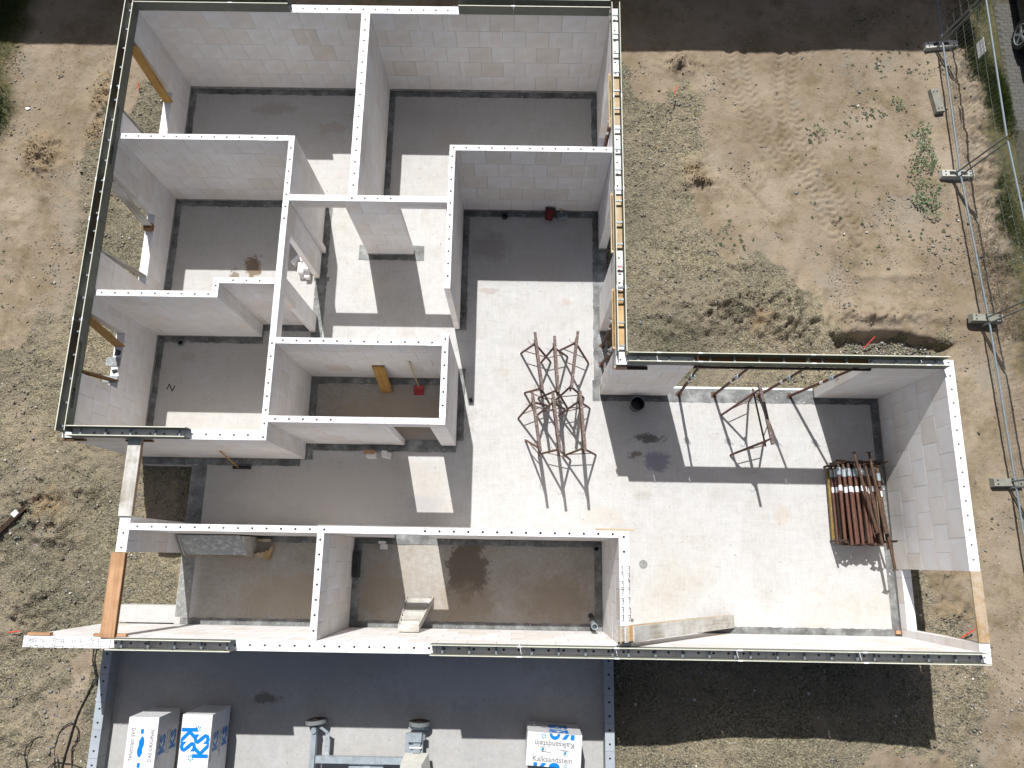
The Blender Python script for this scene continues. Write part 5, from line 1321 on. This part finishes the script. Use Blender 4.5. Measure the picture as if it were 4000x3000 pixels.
mb = MB(); mb.add([C(-2.10, -4.3, .32), C(-1.45, -4.3, .32), C(-1.56, -3.62, .32), C(-2.02, -3.62, .32), C(-2.06, -4.3, .62), C(-1.60, -4.3, .62), C(-1.66, -3.76, .62), C(-2.05, -3.76, .62)],
                  [(3, 2, 1, 0), (4, 5, 6, 7), (0, 1, 5, 4), (1, 2, 6, 5), (2, 3, 7, 6), (3, 0, 4, 7)]); mb.obj("ballast_block", MT['fence_block_light'], cr)
CB(-3.08, -2.42, -4.4, -3.86, .20, .27).obj("base_box", MT['galv'], cr); MB().tube(C(-2.75, -4.05, .27), C(-2.75, -4.05, .42), .14, 16).obj("mast_foot", MT['galv_dark'], cr)

# ------------------------------------------------------------------ cable, rebar, stakes
def smooth_path(pts, z, n_=8):
    P_ = [Vector((x, y, 0)) for x, y in pts]; P_ = [P_[0]] + P_ + [P_[-1]]; out = []
    for i in range(1, len(P_) - 2):
        for k_ in range(n_):
            t_ = k_ / n_; a, b, c, d_ = P_[i - 1], P_[i], P_[i + 1], P_[i + 2]
            p = .5 * ((2 * b) + (c - a) * t_ + (2 * a - 5 * b + 4 * c - d_) * t_ ** 2 + (3 * b - a - 3 * c + d_) * t_ ** 3)
            out.append((p.x, p.y, gz(p.x, p.y) + z))
    return out
cb = MB()
cb.path(smooth_path([(-8.51, -1.75), (-8.51, -2.08), (-8.43, -2.35), (-8.36, -2.61), (-8.42, -2.5), (-8.50, -2.75), (-8.64, -3.10), (-8.70, -3.35), (-8.75, -3.7), (-8.80, -4.01), (-8.85, -4.4)], .02), .016, 6)
cb.path(smooth_path([(-9.45, -4.4), (-9.59, -3.84), (-9.40, -3.60), (-9.2, -3.63), (-8.99, -3.83), (-8.88, -4.16), (-8.9, -4.4)], .018), .011, 6)
cb.path(smooth_path([(-8.92, -4.4), (-8.99, -3.97), (-9.01, -3.72), (-8.95, -3.47), (-8.80, -3.33), (-8.70, -3.34), (-8.59, -3.48), (-8.62, -3.7), (-8.67, -3.78), (-8.62, -4.15), (-8.6, -4.4)], .03), .011, 6)
cb.path(smooth_path([(-9.2, -4.4), (-9.10, -4.16), (-8.98, -4.05), (-8.86, -4.04), (-8.6, -4.08), (-8.39, -4.15), (-8.2, -4.3)], .025), .011, 6)
o = cb.obj("power_cable", MT['cable']); tag(o, "black power cable looped on the gravel beside the low garage wall", "cable")
rbm = thing("rebar_bundle", "dark bundle of reinforcing bars with a white tag on the gravel at the left edge", "rebar", (-10.5, .7, 0))
p0 = Vector((-10.06, 1.19)); p1 = Vector((-11.4, -.27))
d_ = (p1 - p0).normalized(); nrm = Vector((-d_.y, d_.x))
for i in range(10):
    of = (i % 5 - 2) * .021; zz = .03 + .02 * (i // 5) + .10
    a = p0 + nrm * of + d_ * rnd.uniform(0, .08); b = p1 + nrm * of
    MB().tube((a.x + 10.5, a.y - .7, -.24 + zz), (b.x + 10.5, b.y - .7, -.26 + zz), .009, 6).obj("bar", MT['rust'], rbm)
tg = frame((-10.46, .82, 0), (-10.54, .72, 0)); MB().box((0, 0, 0), (.12, .11, .06)).obj("tag", MT['white_label'], rbm).matrix_local = Matrix.Translation((10.5 - 10.5, 0, 0)) @ Matrix.Translation((.0, .06, -.09)) @ tg.to_3x3().to_4x4()
def stake(label, a, b, z0_=None, h=.0):
    za = gz(*a) if z0_ is None else z0_; o = MB().tube((a[0], a[1], za + .02), (b[0], b[1], za + .05 + h), .012, 6).obj("marking_stake", MT['redstake']); tag(o, label, "stake")
stake("thin red stake on the gravel outside the first window opening", (-9.44, 11.27), (-9.37, 11.04)); stake("red stake lying in the gravel of the yard", (3.76, 11.14), (3.68, 10.90)); stake("red stake sticking out of the trench pebbles", (7.84, 4.76), (8.03, 4.98), h=.15)
stake("bright red stake outside the window nearest the fence", (8.98, -1.39), (9.28, -1.19), h=.05); stake("red stake by the end of the stirrup stub", (-10.25, -1.62), (-9.98, -1.58), h=.05)
# bits of litter
for (x, y, r_, m_, lb) in ((-12.02, 9.3 + 1.2, .06, 'white_label', "white paper scrap on the sandy strip at the upper left"), (-11.15, 10.35, .03, 'white_label', "white pebble-sized scrap on the sandy strip"), (-10.4, 10.15, .055, 'white_label', "white scrap beside the dark clods")):
    pts = [(x + r_ * math.cos(a_) * rnd.uniform(.5, 1.2), y + r_ * .7 * math.sin(a_) * rnd.uniform(.5, 1.2)) for a_ in np.linspace(0, 2 * math.pi, 7, endpoint=False)]
    scrap(pts, gz(x, y) + .006, lb, "paper_scrap", MT[m_])

# ------------------------------------------------------------------ construction fence
FP = [(10.25, 14.7), (10.24, 12.45), (10.22, 10.8), (10.22, 8.90), (10.40, 5.30), (10.47, 1.70), (10.5, -1.95)]
def fence_panel(label, a, b, pipe='galv'):
    a = Vector((*a, 0)); b = Vector((*b, 0)); L = (b - a).length
    root = thing("wire_fence", label, "fence", a, math.atan2((b - a).y, (b - a).x), "wire site-fence panels along the drive")
    root.rotation_euler.x = -.115
    z0_, z1_ = .10, 1.52
    r = .021
    for u in (.04, L - .04): MB().tube((u, 0, -.12), (u, 0, z1_), r, 8).obj("upright", MT['galv_dark'], root)
    MB().tube((.04, 0, z1_), (L - .04, 0, z1_), r, 8).obj("top_tube", MT['pipe'], root); MB().tube((.04, 0, z0_), (L - .04, 0, z0_), r, 8).obj("bottom_tube", MT['pipe'], root)
    mb = MB(); u = .1
    while u < L - .05:
        mb.box((u, 0, (z0_ + z1_) / 2), (.004, .004, z1_ - z0_)); u += .11
    for z_ in np.arange(z0_ + .2, z1_ - .05, .24): mb.box((L / 2, .004, z_), (L - .08, .004, .004))
    o = mb.obj("wire_mesh", MT['galv_dark'], root); o['kind'] = 'stuff'
    return root
fence_panel("fence panel carrying the small sign, at the top of the picture", FP[1], (10.22, 8.91))
fence_panel("fence panel between the light concrete foot and the next grey foot", (10.225, 8.86), (10.40, 5.33))
fence_panel("fence panel below the grey foot beside the trench", (10.405, 5.27), (10.47, 1.72))
fence_panel("lowest fence panel, running out at the right edge", (10.475, 1.66), (10.52, -1.9))
fence_panel("fence panel in the shade beyond the uppermost foot", (10.25, 14.9), (10.24, 12.50))
sgn = thing("hanging_sign", "small pale sign of three strips hanging on the fence", "sign", (10.40, 11.42, 1.14), math.pi / 2)
for i in range(3): MB().b2(-.19, .19, -.006, .0, -.13 + i * .09, -.05 + i * .09).obj("strip", MT['clip'], sgn)
def foot(label, x, y, rz, light=False, L=.78, wd=.20, h=.15, tall=True):
    z0_ = gz(x, y) - .02
    root = thing("concrete_block", label, "fence foot", (x, y, z0_), rz, "concrete feet of the site fence")
    m_ = MT['fence_block_light'] if light else MT['fence_block']
    mb = MB(); a, b = L / 2, wd / 2; t_ = .02
    bot = [(-a, -b), (a, -b), (a, b), (-a, b)]; top = [(-a + t_, -b + t_), (a - t_, -b + t_), (a - t_, b - t_), (-a + t_, b - t_)]
    mb.add([(x_, y_, 0) for x_, y_ in bot] + [(x_, y_, h) for x_, y_ in top], [(3, 2, 1, 0), (4, 5, 6, 7)] + [(i, (i + 1) % 4, 4 + (i + 1) % 4, 4 + i) for i in range(4)])
    mb.obj("block", m_, root)
    hm = MB()
    for sx_ in (-1, 1):
        for sy_ in (-1, 1): hm.tube((sx_ * (a - .10), sy_ * .042, h - .0), (sx_ * (a - .10), sy_ * .042, h + .0015), .020, 10)
    hm.obj("holes", MT['black'], root)
    if light: MB().b2(-.20, -.06, -.045, .045, h, h + .0015).obj("pocket", MT['black'], root); MB().b2(.06, .20, -.045, .045, h, h + .0016).obj("pocket", MT['black'], root)
    return root
foot("white-topped fence foot half in the shade", 10.34, 12.50, .10, light=True, L=.82)
foot("grey-green fence foot standing lengthways in the yard corner", 10.06, 10.93, math.radians(98), L=.66, wd=.24)
foot("lightest fence foot with two square pockets", 10.28, 8.96, .0, light=True)
foot("brown-grey fence foot above the trench", 10.44, 5.38, -.02, L=.70)
foot("mottled fence foot beside the extension's end wall", 10.42, 1.74, .02, L=.68)

# ------------------------------------------------------------------ drive with interlocking pavers, car
pv = structure(MB().b2(11.78, 15.5, 3.0, 16.0, -.20, -.125).obj("path", MT['joint']))
zig = [(-.09, -.045), (-.045, -.060), (0, -.045), (.045, -.060), (.09, -.045), (.105, 0), (.09, .045), (.045, .030), (0, .045), (-.045, .030), (-.09, .045), (-.075, 0)]
pm_ = MB().prism(zig, -.02, .0, None).mesh("paver", MT['stonegrey'])
cnt = 0
yy = 10.2
row = 0
while yy < 13.75 and cnt < 290:
    xx = 11.87 + (.094 if row % 2 else 0)
    while xx < 13.2 and cnt < 290:
        o = link("paver", pm_, pv, (xx, yy, -.118 + rnd.uniform(-.002, .002))); o.rotation_euler = (0, 0, rnd.uniform(-.02, .02)); xx += .189; cnt += 1
    yy += .094; row += 1
car = thing("parked_car", "black parked car with a grey alloy wheel at the right edge", "car", (13.05, 13.9, -.11))
prof = [(-2.15, .30), (-2.2, .62), (-1.6, .80), (-1.1, .92), (-.55, 1.30), (.9, 1.34), (1.55, 1.02), (2.15, .95), (2.25, .55), (2.15, .30)]
mb = MB(); nP = len(prof)
vs_ = []
for sx_, inset in ((-.90, 0), (.90, 0)):
    for (y, z_) in prof: vs_.append((sx_ * (1 - max(0, z_ - .9) * .45), y, z_))
mb.add(vs_, [tuple(range(nP)), tuple(range(2 * nP - 1, nP - 1, -1))] + [(i, nP + i, nP + (i + 1) % nP, (i + 1) % nP) for i in range(nP)])
mb.obj("body", MT['carpaint'], car)
for sx_ in (-1, 1):
    MB().add([(sx_ * .86, -.95, .95), (sx_ * .76, -.50, 1.25), (sx_ * .76, .85, 1.27), (sx_ * .84, 1.35, 1.0)], [(0, 1, 2, 3)]).obj("window", MT['glass'], car)
for wy in (-1.36, 1.36):
    for sx_ in (-1, 1):
        wo_ = MB().tube((0, -.11, 0), (0, .11, 0), .335, 28).obj("wheel", MT['blackplastic'], car, loc=(sx_ * .86, wy, .335)); wo_.rotation_euler = (0, 0, -sx_ * math.pi / 2)
        rim = MB()
        rim.tube((0, .112, 0), (0, .122, 0), .06, 12)
        for k_ in range(5):
            a_ = k_ * 2 * math.pi / 5 + .3
            c_ = Vector((math.cos(a_) * .14, .115, math.sin(a_) * .14)); rim.box(c_, (.20, .012, .055), Matrix.Rotation(-a_, 3, 'Y'))
        rim.path([(.235 * math.cos(a_), .115, .235 * math.sin(a_)) for a_ in np.linspace(0, 2 * math.pi, 25)], .012, 5)
        rim.obj("rim", MT['galv'], wo_)

# ------------------------------------------------------------------ vegetation
def blades(name, pts, hmin, hmax, w, m, seed, lean=.6):
    r = np.random.default_rng(seed); n_ = len(pts); h = r.uniform(hmin, hmax, n_); a = r.uniform(0, 6.28, n_); l = r.uniform(.1, lean, n_) * h
    dx, dy = np.cos(a), np.sin(a); b = r.uniform(0, 6.28, n_); wx, wy = np.cos(b) * w, np.sin(b) * w
    V = np.zeros((n_, 3, 3)); V[:, 0] = pts + np.stack([wx, wy, 0 * wx], -1); V[:, 1] = pts - np.stack([wx, wy, 0 * wx], -1); V[:, 2] = pts + np.stack([dx * l, dy * l, h], -1)
    F = np.arange(n_ * 3).reshape(-1, 3); V = V.reshape(-1, 3)
    me = bpy.data.meshes.new(name); me.vertices.add(len(V)); me.vertices.foreach_set("co", V.ravel()); me.loops.add(F.size); me.loops.foreach_set("vertex_index", F.ravel())
    me.polygons.add(len(F)); me.polygons.foreach_set("loop_start", np.arange(len(F)) * 3); me.update(calc_edges=True); me.materials.append(m)
    return link(name, me)
def gpts(n_, fx, seed):
    r = np.random.default_rng(seed); out = []
    while len(out) < n_:
        x, y, ok = fx(r)
        if ok: out.append((x, y, gz(x, y) - .005))
    return np.array(out)
def gE(r):
    y = r.uniform(6.5, 14.2); x = 11.32 + .22 * math.sin(y * 1.3) + r.normal(0, .22); return x, y, (x < 11.84 + max(0, (10.8 - y)) * .1) and r.uniform() < .45 + .5 * math.sin(y * 2.1 + x * 3)
o = blades("grass", gpts(26000, gE, 1), .04, .14, .006, MT['grass'], 2); tag(o, "overgrown grass verge between the fence and the paved drive", "grass", kind='stuff')
def gD(r):
    y = r.uniform(5.0, 14.0); x = 11.0 + .15 * math.sin(y * 1.7) + r.normal(0, .20); return x, y, True
o = blades("dry_grass", gpts(9000, gD, 3), .03, .12, .005, MT['drygrass'], 4, 1.6); tag(o, "dry brown stalks at the foot of the grass verge", "dry grass", kind='stuff')
def gW(r):
    if r.uniform() < .55:
        x, y = r.uniform(-13.9, -12.3), r.uniform(12.2, 14.4); return x, y, (x + 13.6) ** 2 / 1.3 + (y - 13.9) ** 2 / 2.0 < r.uniform(.6, 1.1)
    y = r.uniform(8.5, 13); x = -13.1 + .25 * math.sin(y * 2) + r.normal(0, .22); return x, y, x > -14.1
o = blades("grass", gpts(15000, gW, 5), .06, .20, .007, MT['grass'], 6); tag(o, "lush green grass in the upper left corner", "grass", kind='stuff')
# weeds
def weed_mesh(seed, n_, R_, leaf):
    r = random.Random(seed); mb = MB()
    for i in range(n_):
        a_ = r.uniform(0, 6.28); rr = R_ * math.sqrt(r.uniform(.02, 1)); zz = r.uniform(.015, .10) * (1.2 - rr / R_); c = Vector((rr * math.cos(a_), rr * math.sin(a_), zz))
        L = leaf * r.uniform(.6, 1.3); b_ = a_ + r.uniform(-.9, .9); d_ = Vector((math.cos(b_), math.sin(b_), r.uniform(-.3, .5))).normalized(); s_ = d_.cross(Vector((0, 0, 1))).normalized() * L * .32
        mb.add([c, c + d_ * L * .5 + s_, c + d_ * L, c + d_ * L * .5 - s_], [(0, 1, 2, 3)])
    return mb.mesh("leaves", MT['weed'])
WM = [weed_mesh(i, 34, .14, .048) for i in range(4)]; SMW = MB().tube((0, 0, -.01), (0, 0, .07), .004, 4, r1=.002).mesh("stem", MT['trunk'])
def weed(x, y, s, label, grp):
    r = thing("weed", label, "weed", (x, y, gz(x, y)), rnd.uniform(0, 6.28), grp); r.scale = (s, s, s)
    link("leaves", rnd.choice(WM), r); link("stem", SMW, r)
WL = []
P1_ = [(9.16, 10.88), (9.28, 10.75), (9.36, 10.6), (9.5, 10.44), (9.3, 10.4), (9.35, 10.06), (9.61, 10.0), (9.75, 10.2), (9.52, 9.7), (9.7, 9.75), (9.66, 9.39), (9.4, 9.45), (9.5, 9.2), (9.68, 9.09), (9.85, 9.15), (9.37, 8.86), (9.5, 8.6), (9.27, 8.36), (9.64, 8.25), (9.45, 8.1), (9.8, 9.45), (9.2, 10.2), (9.55, 10.6), (9.8, 8.6), (9.4, 8.3), (9.7, 8.0)]
for i, (x, y) in enumerate(P1_):
    for q_ in range(1 if i % 3 else 2): WL.append((y + rnd.uniform(-.08, .08), x + rnd.uniform(-.08, .08)))
ORD = "first second third fourth fifth sixth seventh eighth ninth tenth eleventh twelfth thirteenth fourteenth fifteenth sixteenth seventeenth eighteenth nineteenth twentieth".split()
ORD += ["twenty-" + o_ for o_ in ORD[:9]] + ["thirtieth"] + ["thirty-" + o_ for o_ in ORD[:9]]
for i, (y, x) in enumerate(sorted(WL, reverse=True)): weed(x, y, rnd.uniform(.7, 1.15), "green weed, %s from the top of the strip near the fence" % ORD[i], "weeds in the strip near the fence")
for i, (x, y) in enumerate([(7.21, 10.34), (7.44, 10.47), (7.54, 10.29), (7.3, 10.03), (7.56, 10.54), (7.87, 10.29), (7.1, 10.1), (7.4, 10.2), (7.7, 10.6)]): weed(x, y, rnd.uniform(.5, .8), "green weed at the %s of the cluster in mid yard" % ("left edge", "upper middle", "right middle", "bottom", "top", "right end", "lower left", "centre", "upper right tip")[i], "weeds in the middle of the yard")
for i, (x, y) in enumerate([(8.47, 10.74), (8.63, 10.62), (8.36, 10.68), (8.2, 10.5)]): weed(x, y, rnd.uniform(.45, .7), "%s of the small weeds left of the weed strip" % ("topmost", "rightmost", "left middle one", "lowest")[i], "small weeds between cluster and strip")
for x, y, s, lb in [(7.78, 8.64, .35, "tiny lone weed in the bare middle of the yard"), (7.93, 8.52, .5, "lone weed right of the tiny one in the bare yard"), (8.4, 11.7, .35, "tiny weed near the shadow edge in the yard"), (5.0, 7.0, .5, "weed at the edge where gravel meets sand"), (4.85, 7.35, .4, "smaller weed at the gravel edge"),
                    (-12.1, 7.3, .4, "small weed on the left sandy strip"), (-11.7, 6.1, .5, "weed below another on the left sandy strip"), (-11.95, 6.5, .45, "weed on the left sandy strip beside dark twigs"), (-12.3, 4.9, .9, "bushy weed at the left picture edge"), (-12.1, 4.75, .8, "second bushy weed at the left picture edge"), (6.8, 5.6, .45, "weed at the foot of the gravel heap")]: weed(x, y, s, lb, None)
# laurel bush at the right edge
lb_ = thing("laurel_bush", "glossy green laurel bush at the right picture edge", "bush", (12.25, 8.75, -.12)); mb = MB(); r_ = random.Random(3)
for i in range(900):
    a_ = r_.uniform(0, 6.28); ph = math.acos(r_.uniform(-.1, 1)); R_ = r_.uniform(.35, .62); c = Vector((R_ * math.sin(ph) * math.cos(a_), 1.25 * R_ * math.sin(ph) * math.sin(a_), .35 + .9 * R_ * math.cos(ph)))
    d_ = (c - Vector((0, 0, .2))).normalized() + Vector((r_.uniform(-.5, .5), r_.uniform(-.5, .5), r_.uniform(-.2, .6))); d_.normalize(); s_ = d_.cross(Vector((0, 0, 1))).normalized() * .02; L = r_.uniform(.06, .10)
    mb.add([c, c + d_ * L * .5 + s_, c + d_ * L, c + d_ * L * .5 - s_], [(0, 1, 2, 3)])
mb.obj("leaves", MT['laurel'], lb_); MB().tube((0, 0, 0), (0, 0, .6), .02, 6, r1=.008).obj("stem", MT['trunk'], lb_)

# ------------------------------------------------------------------ the neighbouring house north of the site, out of the picture, whose shadow falls on the ground
nh = thing("neighbour_house", "rendered house standing north of the site", "house", (-2.0, 22.0, -.3))
xw0, xw1, yf, ze = -16.0, 12.35, -5.6, 6.22
MB().b2(xw0, xw1 - .4, yf + .35, 6.0, 0, ze - .05).obj("wall", MT['facade'], nh)
MB().add([(xw0 - .3, yf, ze), (xw1, yf, ze), (xw1, 6.4, ze), (xw0 - .3, 6.4, ze), (xw0 + 3, .4, ze + 3.2), (xw1 - 3, .4, ze + 3.2)], [(3, 2, 1, 0), (0, 1, 5, 4), (1, 2, 5), (2, 3, 4, 5), (3, 0, 4)]).obj("roof", MT['rooftile'], nh)
for i in range(8): MB().b2(xw0 + 1.6 + i * 3.3, xw0 + 2.8 + i * 3.3, yf + .33, yf + .352, 1.0, 2.3).obj("window", MT['glass'], nh)
for i in range(8): MB().b2(xw0 + 1.6 + i * 3.3, xw0 + 2.8 + i * 3.3, yf + .33, yf + .352, 3.8, 5.0).obj("window", MT['glass'], nh)
